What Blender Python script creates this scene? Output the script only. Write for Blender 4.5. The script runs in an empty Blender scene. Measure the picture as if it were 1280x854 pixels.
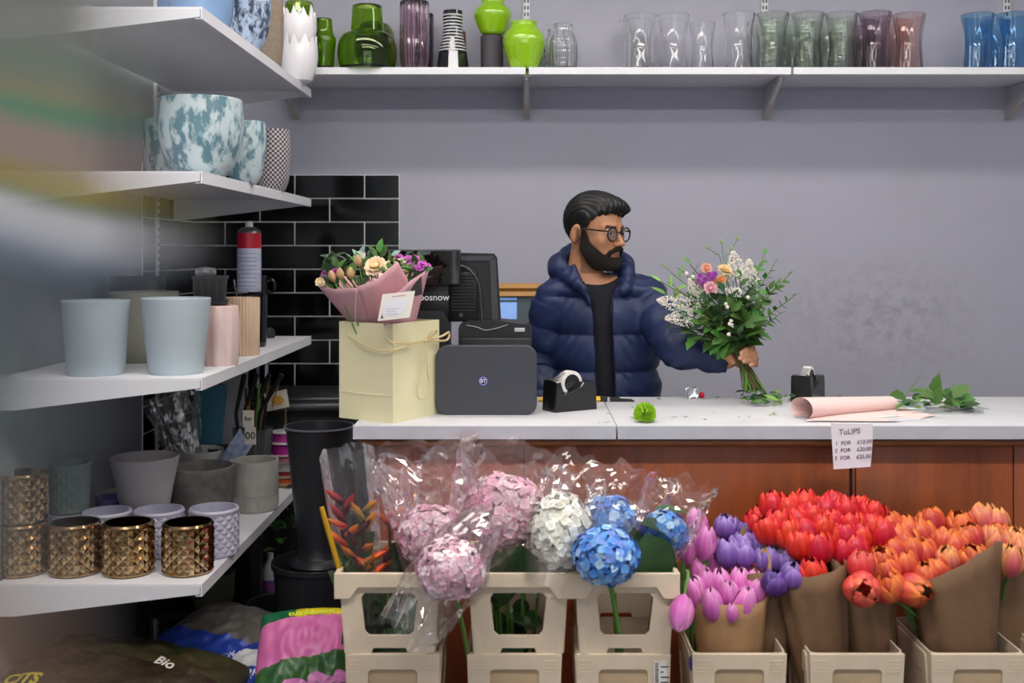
import bpy, bmesh, math, random
import numpy as np
from mathutils import Vector, Matrix, Euler, noise
R = math.radians
rnd = random.Random(7)
C = bpy.context.scene.collection
S = bpy.context.scene

# ------------------------------------------------------------------ camera
F, CX, CY, CZ = 1400.0, 657.0, 316.0, 1.48        # focal length in px, vanishing point, eye height
def P(x, y, d):
    return Vector(((x - CX) / F * d, d, CZ + (CY - y) / F * d))
def PX(x, d): return (x - CX) / F * d
def PZ(y, d): return CZ + (CY - y) / F * d
cam = bpy.data.cameras.new('camera'); cam_o = bpy.data.objects.new('camera', cam); C.objects.link(cam_o)
cam_o.location = (0, 0, CZ); cam_o.rotation_euler = (R(90), 0, 0)
cam.sensor_width = 36; cam.lens = F / 1280 * 36
cam.shift_x = (640 - CX) / 1280; cam.shift_y = (CY - 427) / 1280
cam.clip_start = 0.02
cam.dof.use_dof = True; cam.dof.focus_distance = 3.45; cam.dof.aperture_fstop = 3.2
S.camera = cam_o
# ------------------------------------------------------------------ world, exposure
W = bpy.data.worlds.new('shop_daylight'); S.world = W; W.use_nodes = True
W.node_tree.nodes['Background'].inputs[0].default_value = (0.93, 0.96, 1.0, 1)
W.node_tree.nodes['Background'].inputs[1].default_value = 1.7
S.view_settings.view_transform = 'Standard'; S.view_settings.look = 'None'
S.view_settings.exposure = 0.12; S.view_settings.gamma = 1.0; S.view_settings.use_curve_mapping = False
LAMP = (16.0, 12.0, 46.0)                          # emission of the ceiling light diffusers: over the counter, over the flowers, over the shop floor
WALL_Y, LEFT_X, CEIL = 4.75, -1.415, 3.0

# ------------------------------------------------------------------ materials
def lin(c):
    if isinstance(c, str):
        c = [int(c[i:i + 2], 16) / 255 for i in (0, 2, 4)]
    return tuple(((x / 12.92) if x <= .04045 else ((x + .055) / 1.055) ** 2.4) for x in c) + (1,)
def setin(n, k, v):
    if k in n.inputs: n.inputs[k].default_value = v
MATS = {}
def mat(name, col, rough=.5, metal=0., spec=.5, var=0., vscale=8., bump=0., bscale=60., col2=None, stretch=None,
        rand=0., attr=False, trans=0., ior=1.45, sss=0., emit=0., coat=0., sheen=0., alpha=1.):
    if name in MATS: return MATS[name]
    m = bpy.data.materials.new(name); m.use_nodes = True; nt = m.node_tree; N = nt.nodes; L = nt.links
    b = N['Principled BSDF']
    setin(b, 'Roughness', rough); setin(b, 'Metallic', metal); setin(b, 'Specular IOR Level', spec)
    setin(b, 'Transmission Weight', trans); setin(b, 'IOR', ior); setin(b, 'Coat Weight', coat); setin(b, 'Sheen Weight', sheen)
    setin(b, 'Alpha', alpha)
    if sss: setin(b, 'Subsurface Weight', sss); setin(b, 'Subsurface Radius', (.01, .005, .004)); setin(b, 'Subsurface Scale', .5)
    base = lin(col); b.inputs['Base Color'].default_value = base
    src = None
    if attr:
        a = N.new('ShaderNodeAttribute'); a.attribute_name = 'Col'; src = a.outputs['Color']
    if var or bump:
        tc = N.new('ShaderNodeTexCoord'); mp = N.new('ShaderNodeMapping'); L.new(tc.outputs['Object'], mp.inputs[0])
        if stretch: mp.inputs['Scale'].default_value = stretch
    if var:
        nz = N.new('ShaderNodeTexNoise'); nz.inputs['Scale'].default_value = vscale; nz.inputs['Detail'].default_value = 6
        nz.inputs['Roughness'].default_value = .62
        L.new(mp.outputs[0], nz.inputs['Vector'])
        rp = N.new('ShaderNodeValToRGB'); rp.color_ramp.elements[0].position = .32; rp.color_ramp.elements[1].position = .68
        c2 = lin(col2) if col2 else tuple(x * (1 - var) for x in base[:3]) + (1,)
        rp.color_ramp.elements[0].color = c2; rp.color_ramp.elements[1].color = base
        L.new(nz.outputs['Fac'], rp.inputs[0])
        if src is None: src = rp.outputs[0]
        else:
            mx = N.new('ShaderNodeMixRGB'); mx.blend_type = 'MULTIPLY'; mx.inputs[0].default_value = var
            L.new(src, mx.inputs[1]); L.new(rp.outputs[0], mx.inputs[2]); src = mx.outputs[0]
    if rand:
        oi = N.new('ShaderNodeObjectInfo'); hs = N.new('ShaderNodeHueSaturation')
        mr = N.new('ShaderNodeMapRange'); mr.inputs['To Min'].default_value = 1 - rand; mr.inputs['To Max'].default_value = 1 + rand
        mh = N.new('ShaderNodeMapRange'); mh.inputs['To Min'].default_value = .5 - rand * .06; mh.inputs['To Max'].default_value = .5 + rand * .06
        L.new(oi.outputs['Random'], mr.inputs['Value']); L.new(mr.outputs[0], hs.inputs['Value'])
        L.new(oi.outputs['Random'], mh.inputs['Value']); L.new(mh.outputs[0], hs.inputs['Hue'])
        if src is None: hs.inputs['Color'].default_value = base
        else: L.new(src, hs.inputs['Color'])
        src = hs.outputs[0]
    if src is not None: L.new(src, b.inputs['Base Color'])
    if bump:
        nb = N.new('ShaderNodeTexNoise'); nb.inputs['Scale'].default_value = bscale; nb.inputs['Detail'].default_value = 4
        L.new(mp.outputs[0], nb.inputs['Vector'])
        bp = N.new('ShaderNodeBump'); bp.inputs['Strength'].default_value = bump; bp.inputs['Distance'].default_value = .01
        L.new(nb.outputs['Fac'], bp.inputs['Height']); L.new(bp.outputs[0], b.inputs['Normal'])
    if emit:
        setin(b, 'Emission Color', base); setin(b, 'Emission Strength', emit)
    MATS[name] = m
    return m
def film(name, tint='ffffff', haze=.05, gloss=.9, rough=.06, rim=.25, hazecol='f2eef2', trans_haze=0.):
    """thin clear plastic: see-through with sharp glints"""
    if name in MATS: return MATS[name]
    m = bpy.data.materials.new(name); m.use_nodes = True; nt = m.node_tree; N = nt.nodes; L = nt.links
    N.remove(N['Principled BSDF']); out = N['Material Output']
    t = N.new('ShaderNodeBsdfTransparent'); t.inputs[0].default_value = lin(tint)
    df = N.new('ShaderNodeBsdfDiffuse'); df.inputs[0].default_value = lin(hazecol)
    g = N.new('ShaderNodeBsdfGlossy'); g.inputs['Roughness'].default_value = rough; g.inputs[0].default_value = (gloss, gloss, gloss, 1)
    a = N.new('ShaderNodeMixShader'); a.inputs[0].default_value = haze; L.new(t.outputs[0], a.inputs[1]); L.new(df.outputs[0], a.inputs[2])
    lw = N.new('ShaderNodeFresnel'); lw.inputs['IOR'].default_value = 1.45
    mu = N.new('ShaderNodeMath'); mu.operation = 'MULTIPLY_ADD'; mu.inputs[1].default_value = .55; mu.inputs[2].default_value = rim * .12
    L.new(lw.outputs[0], mu.inputs[0])
    x = N.new('ShaderNodeMixShader'); L.new(mu.outputs[0], x.inputs[0]); L.new(a.outputs[0], x.inputs[1]); L.new(g.outputs[0], x.inputs[2])
    L.new(x.outputs[0], out.inputs[0]); MATS[name] = m
    return m

# ------------------------------------------------------------------ geometry helpers
def mesh_data(name, v, f, smooth=True, mats=None, fm=None, cols=None):
    me = bpy.data.meshes.new(name); me.from_pydata([tuple(p) for p in v], [], f); me.update()
    if smooth: me.polygons.foreach_set('use_smooth', [True] * len(me.polygons))
    for m in (mats or []): me.materials.append(m)
    if fm: me.polygons.foreach_set('material_index', fm)
    if cols is not None:
        a = me.color_attributes.new('Col', 'FLOAT_COLOR', 'POINT')
        a.data.foreach_set('color', np.asarray(cols, dtype=np.float32).ravel())
    return me
class MB:
    def __init__(s): s.v = []; s.f = []; s.m = []; s.c = []
    def add(s, v, f, mi=0, mx=None, col=None):
        o = len(s.v)
        s.v += [(mx @ Vector(p)) if mx is not None else Vector(p) for p in v]
        s.f += [tuple(i + o for i in q) for q in f]; s.m += [mi] * len(f)
        if col is not None: s.c += [col] * len(v) if not isinstance(col, list) else col
        return s
    def box(s, lo, hi, mi=0, mx=None, b=0.):
        x0, y0, z0 = lo; x1, y1, z1 = hi
        if not b:
            v = [(x0, y0, z0), (x1, y0, z0), (x1, y1, z0), (x0, y1, z0), (x0, y0, z1), (x1, y0, z1), (x1, y1, z1), (x0, y1, z1)]
            f = [(0, 3, 2, 1), (4, 5, 6, 7), (0, 1, 5, 4), (1, 2, 6, 5), (2, 3, 7, 6), (3, 0, 4, 7)]
            return s.add(v, f, mi, mx)
        bm = bmesh.new(); bmesh.ops.create_cube(bm, size=1)
        for q in bm.verts: q.co = Vector(((x0 + x1) / 2 + q.co.x * (x1 - x0), (y0 + y1) / 2 + q.co.y * (y1 - y0), (z0 + z1) / 2 + q.co.z * (z1 - z0)))
        bmesh.ops.bevel(bm, geom=bm.edges[:], offset=b, segments=2, affect='EDGES', profile=.5)
        bm.verts.index_update()
        s.add([q.co.copy() for q in bm.verts], [tuple(w.index for w in q.verts) for q in bm.faces], mi, mx); bm.free()
        return s
    def prism(s, poly, a, b, axis='y', mi=0, mx=None):
        """poly: 2D outline; extruded from a to b along axis (x: poly=(y,z), y: (x,z), z: (x,y))"""
        def q(p, t): return {'x': (t, p[0], p[1]), 'y': (p[0], t, p[1]), 'z': (p[0], p[1], t)}[axis]
        n = len(poly); v = [q(p, a) for p in poly] + [q(p, b) for p in poly]
        f = [tuple(range(n)), tuple(range(2 * n - 1, n - 1, -1))] + [(i, (i + 1) % n + 0, (i + 1) % n + n, i + n)[::-1] for i in range(n)]
        return s.add(v, f, mi, mx)
    def lathe(s, prof, seg=32, fn=None, mi=0, mx=None, cap0=True, cap1=False, col=None):
        v = []; f = []
        for r, z in prof:
            for k in range(seg):
                t = 2 * math.pi * k / seg; rr = fn(t, r, z) if fn else r
                v.append((rr * math.cos(t), rr * math.sin(t), z))
        for j in range(len(prof) - 1):
            for k in range(seg):
                a = j * seg + k; b = j * seg + (k + 1) % seg
                f.append((a, b, b + seg, a + seg))
        if cap0: f.append(tuple(range(seg - 1, -1, -1)))
        if cap1: f.append(tuple((len(prof) - 1) * seg + k for k in range(seg)))
        return s.add(v, f, mi, mx, col)
    def tube(s, pts, r, seg=8, mi=0, mx=None, col=None, flat=1.):
        pts = [Vector(p) for p in pts]; n = len(pts); rs = r if isinstance(r, (list, tuple)) else [r] * n
        v = []; f = []; up = None
        for i, p in enumerate(pts):
            t = (pts[min(i + 1, n - 1)] - pts[max(i - 1, 0)])
            t = t.normalized() if t.length > 1e-9 else Vector((0, 0, 1))
            if up is None:
                up = Vector((0, 0, 1)) if abs(t.z) < .9 else Vector((1, 0, 0))
            a = t.cross(up).normalized(); up = a.cross(t).normalized()
            for k in range(seg):
                w = 2 * math.pi * k / seg
                v.append(p + (a * math.cos(w) + up * math.sin(w) * flat) * rs[i])
        for i in range(n - 1):
            for k in range(seg):
                q = i * seg + k; w = i * seg + (k + 1) % seg
                f.append((q, w, w + seg, q + seg))
        f.append(tuple(range(seg - 1, -1, -1))); f.append(tuple((n - 1) * seg + k for k in range(seg)))
        return s.add(v, f, mi, mx, col)
    def grid(s, fn, nu, nv, mi=0, mx=None, closed=False, colfn=None):
        v = []; f = []; cc = []
        for j in range(nv + 1):
            for i in range(nu + (0 if closed else 1)):
                v.append(fn(i / nu, j / nv))
                if colfn: cc.append(colfn(i / nu, j / nv))
        w = nu if closed else nu + 1
        for j in range(nv):
            for i in range(nu):
                f.append((j * w + i, j * w + (i + 1) % w, (j + 1) * w + (i + 1) % w, (j + 1) * w + i))
        return s.add(v, f, mi, mx, cc if colfn else None)
    def ball(s, c, r, seg=12, rings=8, mi=0, mx=None, col=None):
        r = r if isinstance(r, (tuple, list, Vector)) else (r, r, r); c = Vector(c)
        v = [c + Vector((0, 0, -r[2]))]; f = []
        for j in range(1, rings):
            a = -math.pi / 2 + math.pi * j / rings
            for k in range(seg):
                t = 2 * math.pi * k / seg
                v.append(c + Vector((r[0] * math.cos(a) * math.cos(t), r[1] * math.cos(a) * math.sin(t), r[2] * math.sin(a))))
        v.append(c + Vector((0, 0, r[2])))
        for k in range(seg): f.append((0, 1 + (k + 1) % seg, 1 + k))
        for j in range(rings - 2):
            for k in range(seg):
                a = 1 + j * seg + k; b = 1 + j * seg + (k + 1) % seg
                f.append((a, b, b + seg, a + seg))
        o = 1 + (rings - 2) * seg
        for k in range(seg): f.append((o + k, o + (k + 1) % seg, len(v) - 1))
        return s.add(v, f, mi, mx, col)
    def data(s, name, mats, smooth=True):
        return mesh_data(name, s.v, s.f, smooth, mats if isinstance(mats, (list, tuple)) else [mats],
                         s.m if any(s.m) else None, s.c if s.c and len(s.c) == len(s.v) else None)
def link(name, me, parent=None, mx=None):
    o = bpy.data.objects.new(name, me); C.objects.link(o)
    if parent is not None: o.parent = parent
    if mx is not None: o.matrix_local = mx
    return o
def part(name, mb, mats, parent=None, smooth=True, label=None, mx=None, angle=40, kind=None):
    me = mb.data(name, mats, smooth) if isinstance(mb, MB) else mb
    if smooth and angle and hasattr(me, 'set_sharp_from_angle'): me.set_sharp_from_angle(angle=R(angle))
    o = link(name, me, parent, mx)
    if label: o['label'] = label
    if kind: o['kind'] = kind
    return o
def tag(o, label, cat=None, group=None, kind=None):
    o['label'] = label
    if cat: o['category'] = cat
    if group: o['group'] = group
    if kind: o['kind'] = kind
    return o
def thing(name, label, cat, loc=(0, 0, 0), rz=0., group=None):
    o = bpy.data.objects.new(name, None); C.objects.link(o); o.empty_display_size = .05
    o.location = loc; o.rotation_euler = (0, 0, rz)
    return tag(o, label, cat, group)
def copy_tree(o, parent=None):
    c = o.copy(); C.objects.link(c)
    if parent is not None: c.parent = parent
    for ch in list(o.children): copy_tree(ch, c)
    return c
def plate(polys, t=.002, bevel=0., res=2):
    """flat filled outline(s) with holes, in the XY plane, thickness 2t: returns (verts, faces)"""
    cu = bpy.data.curves.new('outline', 'CURVE'); cu.dimensions = '2D'; cu.fill_mode = 'BOTH'; cu.extrude = t; cu.bevel_depth = bevel; cu.bevel_resolution = res
    for p in polys:
        sp = cu.splines.new('POLY'); sp.points.add(len(p) - 1); sp.use_cyclic_u = True
        for i, q in enumerate(p): sp.points[i].co = (q[0], q[1], 0, 1)
    return curve_geo(cu)
def curve_geo(cu):
    o = bpy.data.objects.new('outline', cu); C.objects.link(o)
    dg = bpy.context.evaluated_depsgraph_get(); dg.update()
    me = bpy.data.meshes.new_from_object(o.evaluated_get(dg))
    v = [p.co.copy() for p in me.vertices]; f = [tuple(p.vertices) for p in me.polygons]
    bpy.data.objects.remove(o); bpy.data.curves.remove(cu); bpy.data.meshes.remove(me)
    return v, f
def text_geo(s, size, shear=0., bold=0., spacing=1.):
    cu = bpy.data.curves.new('lettering', 'FONT'); cu.body = s; cu.size = size; cu.shear = shear; cu.offset = bold; cu.extrude = .0002
    cu.align_x = 'CENTER'; cu.align_y = 'CENTER'; cu.space_character = spacing; cu.resolution_u = 3
    return curve_geo(cu)
FRONT = Matrix.Rotation(R(90), 4, 'X')             # XY plane -> XZ plane facing the camera
def rrect(x0, y0, x1, y1, r, n=5):
    out = []
    for cx, cy, a in ((x1 - r, y1 - r, 0), (x0 + r, y1 - r, 90), (x0 + r, y0 + r, 180), (x1 - r, y0 + r, 270)):
        for k in range(n + 1):
            t = R(a + 90 * k / n); out.append((cx + r * math.cos(t), cy + r * math.sin(t)))
    return out
def frame(o, z, x=None):
    """matrix with local Z along z"""
    z = Vector(z).normalized(); ref = Vector(x) if x is not None else (Vector((0, 0, 1)) if abs(z.z) < .95 else Vector((1, 0, 0)))
    y = z.cross(ref).normalized(); xx = y.cross(z).normalized()
    m = Matrix((xx, y, z)).transposed().to_4x4(); m.translation = o
    return m
def bez(pts, n=10):
    """smooth curve through points (Catmull-Rom)"""
    p = [Vector(q) for q in pts]; p = [p[0] * 2 - p[1]] + p + [p[-1] * 2 - p[-2]]; out = []
    for i in range(1, len(p) - 2):
        for k in range(n):
            t = k / n; a, b, c, d = p[i - 1:i + 3]
            out.append(.5 * ((2 * b) + (c - a) * t + (2 * a - 5 * b + 4 * c - d) * t * t + (3 * b - a - 3 * c + d) * t ** 3))
    return out + [p[-2]]
# ------------------------------------------------------------------ room shell
def wall_paint():
    m = mat('wall_paint', 'acacba', rough=.72, spec=.3, bump=.12, bscale=220)
    nt = m.node_tree; N = nt.nodes; L = nt.links; b = N['Principled BSDF']
    tc = N.new('ShaderNodeTexCoord'); nz = N.new('ShaderNodeTexNoise'); nz.inputs['Scale'].default_value = 26; nz.inputs['Detail'].default_value = 8; nz.inputs['Roughness'].default_value = .75
    L.new(tc.outputs['Object'], nz.inputs['Vector'])
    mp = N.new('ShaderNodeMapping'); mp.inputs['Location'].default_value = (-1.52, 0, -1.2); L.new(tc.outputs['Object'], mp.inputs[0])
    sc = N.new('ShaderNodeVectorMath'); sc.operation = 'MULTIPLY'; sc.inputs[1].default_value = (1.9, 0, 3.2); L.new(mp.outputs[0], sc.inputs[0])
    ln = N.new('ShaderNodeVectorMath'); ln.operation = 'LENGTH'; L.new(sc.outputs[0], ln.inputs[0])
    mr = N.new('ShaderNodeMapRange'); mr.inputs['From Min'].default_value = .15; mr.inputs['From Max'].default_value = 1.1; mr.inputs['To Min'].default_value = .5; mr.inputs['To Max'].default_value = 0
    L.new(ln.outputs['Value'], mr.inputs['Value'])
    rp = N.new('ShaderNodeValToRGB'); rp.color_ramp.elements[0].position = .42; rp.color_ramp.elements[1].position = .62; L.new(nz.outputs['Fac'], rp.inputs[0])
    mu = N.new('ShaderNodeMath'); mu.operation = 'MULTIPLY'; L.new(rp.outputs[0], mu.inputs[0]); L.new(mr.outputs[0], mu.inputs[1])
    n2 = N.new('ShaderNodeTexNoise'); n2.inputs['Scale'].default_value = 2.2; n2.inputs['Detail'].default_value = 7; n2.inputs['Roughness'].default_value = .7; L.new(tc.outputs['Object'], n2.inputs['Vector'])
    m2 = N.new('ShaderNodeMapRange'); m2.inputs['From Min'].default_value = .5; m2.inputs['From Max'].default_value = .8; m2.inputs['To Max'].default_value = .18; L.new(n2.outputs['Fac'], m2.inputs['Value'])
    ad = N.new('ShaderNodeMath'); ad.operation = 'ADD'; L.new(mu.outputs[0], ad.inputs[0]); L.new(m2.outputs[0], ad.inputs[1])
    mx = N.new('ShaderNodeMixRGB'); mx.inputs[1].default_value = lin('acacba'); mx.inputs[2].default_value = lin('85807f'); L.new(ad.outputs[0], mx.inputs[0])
    L.new(mx.outputs[0], b.inputs['Base Color'])
    return m
paint = wall_paint()
XR, YR = 2.55, -2.6
def struct(name, mb, m, label, **k):
    o = part(name, mb, m, **k); o['kind'] = 'structure'; o['label'] = label
    return o
wall_back = struct('wall_back', MB().box((LEFT_X - .1, WALL_Y, 0), (XR + .1, WALL_Y + .1, CEIL)), paint, 'scuffed lilac grey painted wall behind the counter', smooth=False)
wall_left = struct('wall_left', MB().box((LEFT_X - .1, YR, 0), (LEFT_X, WALL_Y, CEIL)), mat('side_wall_paint', '9b9da8', rough=.7, var=.08, vscale=3), 'grey painted wall behind the tiered shelves', smooth=False)
wall_right = struct('wall_right', MB().box((XR, YR, 0), (XR + .1, WALL_Y, CEIL)), mat('right_wall_paint', 'b8bac4', rough=.7, var=.08, vscale=3), 'pale grey painted side wall of the shop', smooth=False)
floor = struct('floor', MB().box((LEFT_X, YR - .1, -.1), (XR, WALL_Y, 0)), mat('floor_vinyl', '5c5853', rough=.5, var=.3, vscale=5), 'dull grey brown vinyl shop floor', smooth=False)
ceiling = struct('ceiling', MB().box((LEFT_X - .1, YR - .1, CEIL), (XR + .1, WALL_Y + .1, CEIL + .1)), mat('ceiling_paint', 'e6e6e6', rough=.8, var=.04), 'white painted shop ceiling', smooth=False)
# shop front behind the camera: a low stall riser, a lintel and glazed openings that let the daylight in
sf = MB().box((LEFT_X, YR, 0), (XR, YR + .1, .45)).box((LEFT_X, YR, 2.6), (XR, YR + .1, CEIL))
for x in (LEFT_X, -.1, 1.1, XR - .08): sf.box((x, YR, .45), (x + .08, YR + .1, 2.6))
struct('wall_front', sf, mat('shopfront_frame', '4a4d50', rough=.5, var=.1), 'grey framed glazed shop front', smooth=False)

# metro tiles on the back wall and round the corner: every tile is a piece
px = WALL_Y / F
TW, TH, G = 87 * px, 29.45 * px, .0048
tile_m = mat('black_glazed_tile', '060608', rough=.12, spec=.5, rand=.3, bump=.03, bscale=14)
grout = mat('white_grout', 'efeeee', rough=.85, var=.15, vscale=30)
x_end = PX(499.5, WALL_Y); z_top = PZ(218.7, WALL_Y); ROWS = 13
part('grout_bed', MB().box((LEFT_X, WALL_Y - .004, z_top - ROWS * TH), (x_end, WALL_Y, z_top)), grout, wall_back, smooth=False)
tcache = {}
def tile(parent, x0, x1, z0, z1, side=False):
    w = round(x1 - x0 - G, 4)
    if w < .012: return
    h = z1 - z0 - G; key = (w, round(h, 4), side)
    if key not in tcache:
        t = .006
        b = MB().box((-w / 2, -t, -h / 2), (w / 2, 0, h / 2), b=.0018) if not side else MB().box((0, -w / 2, -h / 2), (t, w / 2, h / 2), b=.0018)
        tcache[key] = b.data('tile', tile_m, False)
    mx = Matrix.Translation(((x0 + x1) / 2, WALL_Y - .0035, (z0 + z1) / 2)) if not side else Matrix.Translation((LEFT_X + .0035, (x0 + x1) / 2, (z0 + z1) / 2))
    link('tile', tcache[key], parent, mx)
for r in range(ROWS):
    z1 = z_top - r * TH; z0 = z1 - TH
    x = x_end + (0 if r % 2 else TW / 2)
    while x > LEFT_X:
        tile(wall_back, max(x - TW, LEFT_X), min(x, x_end), z0, z1); x -= TW
part('grout_bed', MB().box((LEFT_X, WALL_Y - .62, z_top - ROWS * TH), (LEFT_X + .004, WALL_Y - .004, z_top)), grout, wall_left, smooth=False)
for r in range(ROWS):
    z1 = z_top - r * TH; z0 = z1 - TH; y = WALL_Y + (TW * .36 if r % 2 else TW * .82) - TW * .2
    while y > WALL_Y - .62:
        tile(wall_left, max(y - TW, WALL_Y - .62), min(y, WALL_Y - .004), z0, z1, True); y -= TW

# ------------------------------------------------------------------ ceiling lights (batten fittings above the frame)
lamp_ms = [mat('light_diffuser_row_%d' % i, 'fff9f2', emit=e) for i, e in enumerate(LAMP)]; lamp_body = mat('lamp_housing', 'e8e8e8', rough=.4)
def ceiling_light(x, y, where, lamp_m, l=1.5, w=.14):
    t = thing('ceiling_light', 'long white ceiling light ' + where, 'light', (x, y, CEIL), 0, 'ceiling lights')
    part('housing', MB().box((-l / 2 - .02, -w / 2 - .02, -.04), (l / 2 + .02, w / 2 + .02, 0), b=.006), lamp_body, t)
    part('diffuser', MB().box((-l / 2, -w / 2, -.062), (l / 2, w / 2, -.041), b=.006), lamp_m, t)
for x, where in ((-.55, 'over the shelf end of the counter'), (1.15, 'over the tulip end of the counter')):
    ceiling_light(x, 3.58, where, lamp_ms[0])
for x, where in ((-.55, 'over the hydrangea buckets'), (1.15, 'over the tulip buckets')):
    ceiling_light(x, 2.42, where, lamp_ms[1])
for x, where in ((-.55, 'over the aisle beside the left shelves'), (1.15, 'over the aisle by the right hand wall')):
    ceiling_light(x, 1.25, where, lamp_ms[2])

# ------------------------------------------------------------------ counter
CT = 1.022; CN, CF = 2.97, 3.56
cl, cr, seam = PX(441, CN), 1.75, PX(771, CN)
counter = thing('shop_counter', 'long shop counter with white worktop and red brown wooden front', 'counter', ((cl + cr) / 2, (CN + CF) / 2, 0))
co = Vector(counter.location); off = Matrix.Translation(-co)
top_m = mat('worktop_laminate', 'd6d6da', rough=.38, spec=.4, var=.12, vscale=5, bump=.02)
edge_m = mat('worktop_edge', 'b9bbc4', rough=.45, var=.12, vscale=12)
for a, b in ((cl, seam - .0012), (seam + .0012, cr)):
    sk = PX(752, CF) - PX(771, CN) if b < cr else 0
    mb = MB().box((a, CN, CT - .034), (b, CF, CT), b=.003, mx=off)
    part('worktop_slab', mb, top_m, counter)
    part('edge_strip', MB().box((a + .001, CN - .004, CT - .036), (b - .001, CN, CT - .002), mx=off), edge_m, counter, smooth=False)
wood = mat('red_brown_wood', '9e5022', rough=.42, var=.5, vscale=3.2, col2='7c3e1f', stretch=(6, 1, .7), bump=.04, bscale=40)
wood_d = mat('dark_wood_trim', '70401f', rough=.45, var=.5, vscale=8, stretch=(1, 1, 6))
part('trim_rail', MB().box((cl + .015, CN + .004, CT - .058), (cr, CN + .055, CT - .036), b=.008, mx=off), wood_d, counter)
px_seams = [cl + .035, PX(655, 3.05), PX(1066, 3.05), PX(1262, 3.05), cr]
for a, b in zip(px_seams[:-1], px_seams[1:]):
    part('front_panel', MB().box((a + .0015, CN + .055, .02), (b - .0015, CN + .075, CT - .036), b=.002, mx=off), wood, counter)
part('carcass', MB().box((cl + .04, CN + .076, .02), (cr - .02, CN + .09, CT - .036), mx=off), wood_d, counter, smooth=False)
part('end_panel', MB().box((cl + .035, CN + .09, 0), (cl + .055, CF - .04, CT - .034), mx=off), wood, counter, smooth=False)
part('end_panel', MB().box((cr - .04, CN + .09, 0), (cr - .02, CF - .04, CT - .034), mx=off), wood, counter, smooth=False)

# ------------------------------------------------------------------ slotted uprights and shelves
white_m = mat('white_shelf_metal', 'd9dade', rough=.4, spec=.5, var=.05, vscale=9)
white_b = mat('white_shelf_board', 'e3e3e8', rough=.5, var=.04, vscale=6)
dark = mat('slot_dark', '2c2c2f', rough=.8)
def upright(name_label, loc, z0, z1, face, group=None):
    t = thing('shelf_upright', name_label, 'upright', (loc[0], loc[1], z0), 0, group); h = z1 - z0
    if face == 'y':
        part('rail', MB().box((-.014, -.016, 0), (.014, 0, h), b=.002), white_m, t)
        mb = MB(); z = .02
        while z < h - .03:
            mb.box((-.0095, -.0166, z), (-.0035, -.0155, z + .016)); mb.box((.0035, -.0166, z), (.0095, -.0155, z + .016)); z += .028
    else:
        part('rail', MB().box((0, -.014, 0), (.016, .014, h), b=.002), white_m, t)
        mb = MB(); z = .02
        while z < h - .03:
            mb.box((.0155, -.0095, z), (.0166, -.0035, z + .016)); mb.box((.0155, .0035, z), (.0166, .0095, z + .016)); z += .028
    part('slots', mb, dark, t, smooth=False)
BS_T = PZ(84, 4.38); BS_B = BS_T - .028              # long back shelf
ux = [372, 658, 955, 1257]
for x, w in zip(ux, ('behind the green vases', 'behind the lime green vases', 'behind the diamond cut vases', 'behind the blue vases')):
    upright('white slotted upright on the back wall ' + w, (PX(x, WALL_Y), WALL_Y), BS_B + .03, 2.9, 'y', 'back wall uprights')
brk = mat('bracket_metal', 'c4c4c6', rough=.35, metal=.3)
segs = [(PX(330, 4.38), PX(657, 4.38), 'carrying the green and lime vases'), (PX(661, 4.38), PX(989, 4.38), 'carrying the clear vases'), (PX(992, 4.38), 2.2, 'carrying the tinted pressed glass vases')]
for a, b, w in segs:
    t = thing('wall_shelf', 'long white back wall shelf board ' + w, 'shelf', ((a + b) / 2, 4.56, BS_B)); h = (b - a) / 2
    part('board', MB().box((-h, -.18, 0), (h, .172, .028), b=.0015), white_b, t, smooth=False)
for x, w in zip(ux, ('by the white eggshell pots', 'below the lime green vases', 'below the diamond cut vases', 'below the blue vases')):
    t = thing('shelf_bracket', 'tapered metal shelf bracket ' + w, 'bracket', (PX(x, WALL_Y), WALL_Y - .016, BS_B), 0, 'back shelf brackets')
    part('web', MB().prism([(0, 0), (-.30, 0), (-.30, -.012), (-.02, -.125), (0, -.125)], -.006, .006, 'x'), brk, t, smooth=False)
    part('flange', MB().box((-.015, -.32, -.003), (.015, 0, 0)), brk, t, smooth=False)
    part('front_strip', MB().add([(-.0125, -.3, -.004), (.0125, -.3, -.004), (.0125, -.014, -.132), (-.0125, -.014, -.132), (-.0125, -.304, -.001), (.0125, -.304, -.001), (.0125, 0, -.134), (-.0125, 0, -.134)], [(0, 1, 2, 3), (4, 7, 6, 5), (0, 4, 5, 1), (3, 2, 6, 7), (0, 3, 7, 4), (1, 5, 6, 2)]), mat('bracket_front', 'b5aca2', rough=.35, metal=.2), t, smooth=False)

SE, SN, SF = -.852, 2.95, 4.45                        # left shelves: front edge x, near and far depth
SZ = [2.128, 1.695, 1.149, .606]
words = ['topmost left shelf under the blue pots', 'left shelf under the mottled bowls', 'left shelf under the pale blue pots', 'lowest left shelf under the gold pots']
for z, w in zip(SZ, words):
    t = thing('metal_shelf', 'white folded metal ' + w, 'shelf', ((SE + LEFT_X) / 2, (SN + SF) / 2, z)); hx = (SE - LEFT_X) / 2 - .018; hy = (SF - SN) / 2
    part('tray', MB().box((-hx, -hy, -.006), (hx + .018, hy, 0)), white_b, t, smooth=False)
    part('front_lip', MB().box((hx + .014, -hy, -.03), (hx + .018, hy, -.006)).box((hx, -hy, -.032), (hx + .018, hy, -.03)), white_b, t, smooth=False)
    for y in (-hy, hy - .004):
        part('end_bracket', MB().prism([(-hx, -.006), (hx + .012, -.006), (hx + .012, -.026), (-hx + .05, -.085), (-hx, -.085)], y, y + .004, 'y'), white_m, t, smooth=False)
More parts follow.
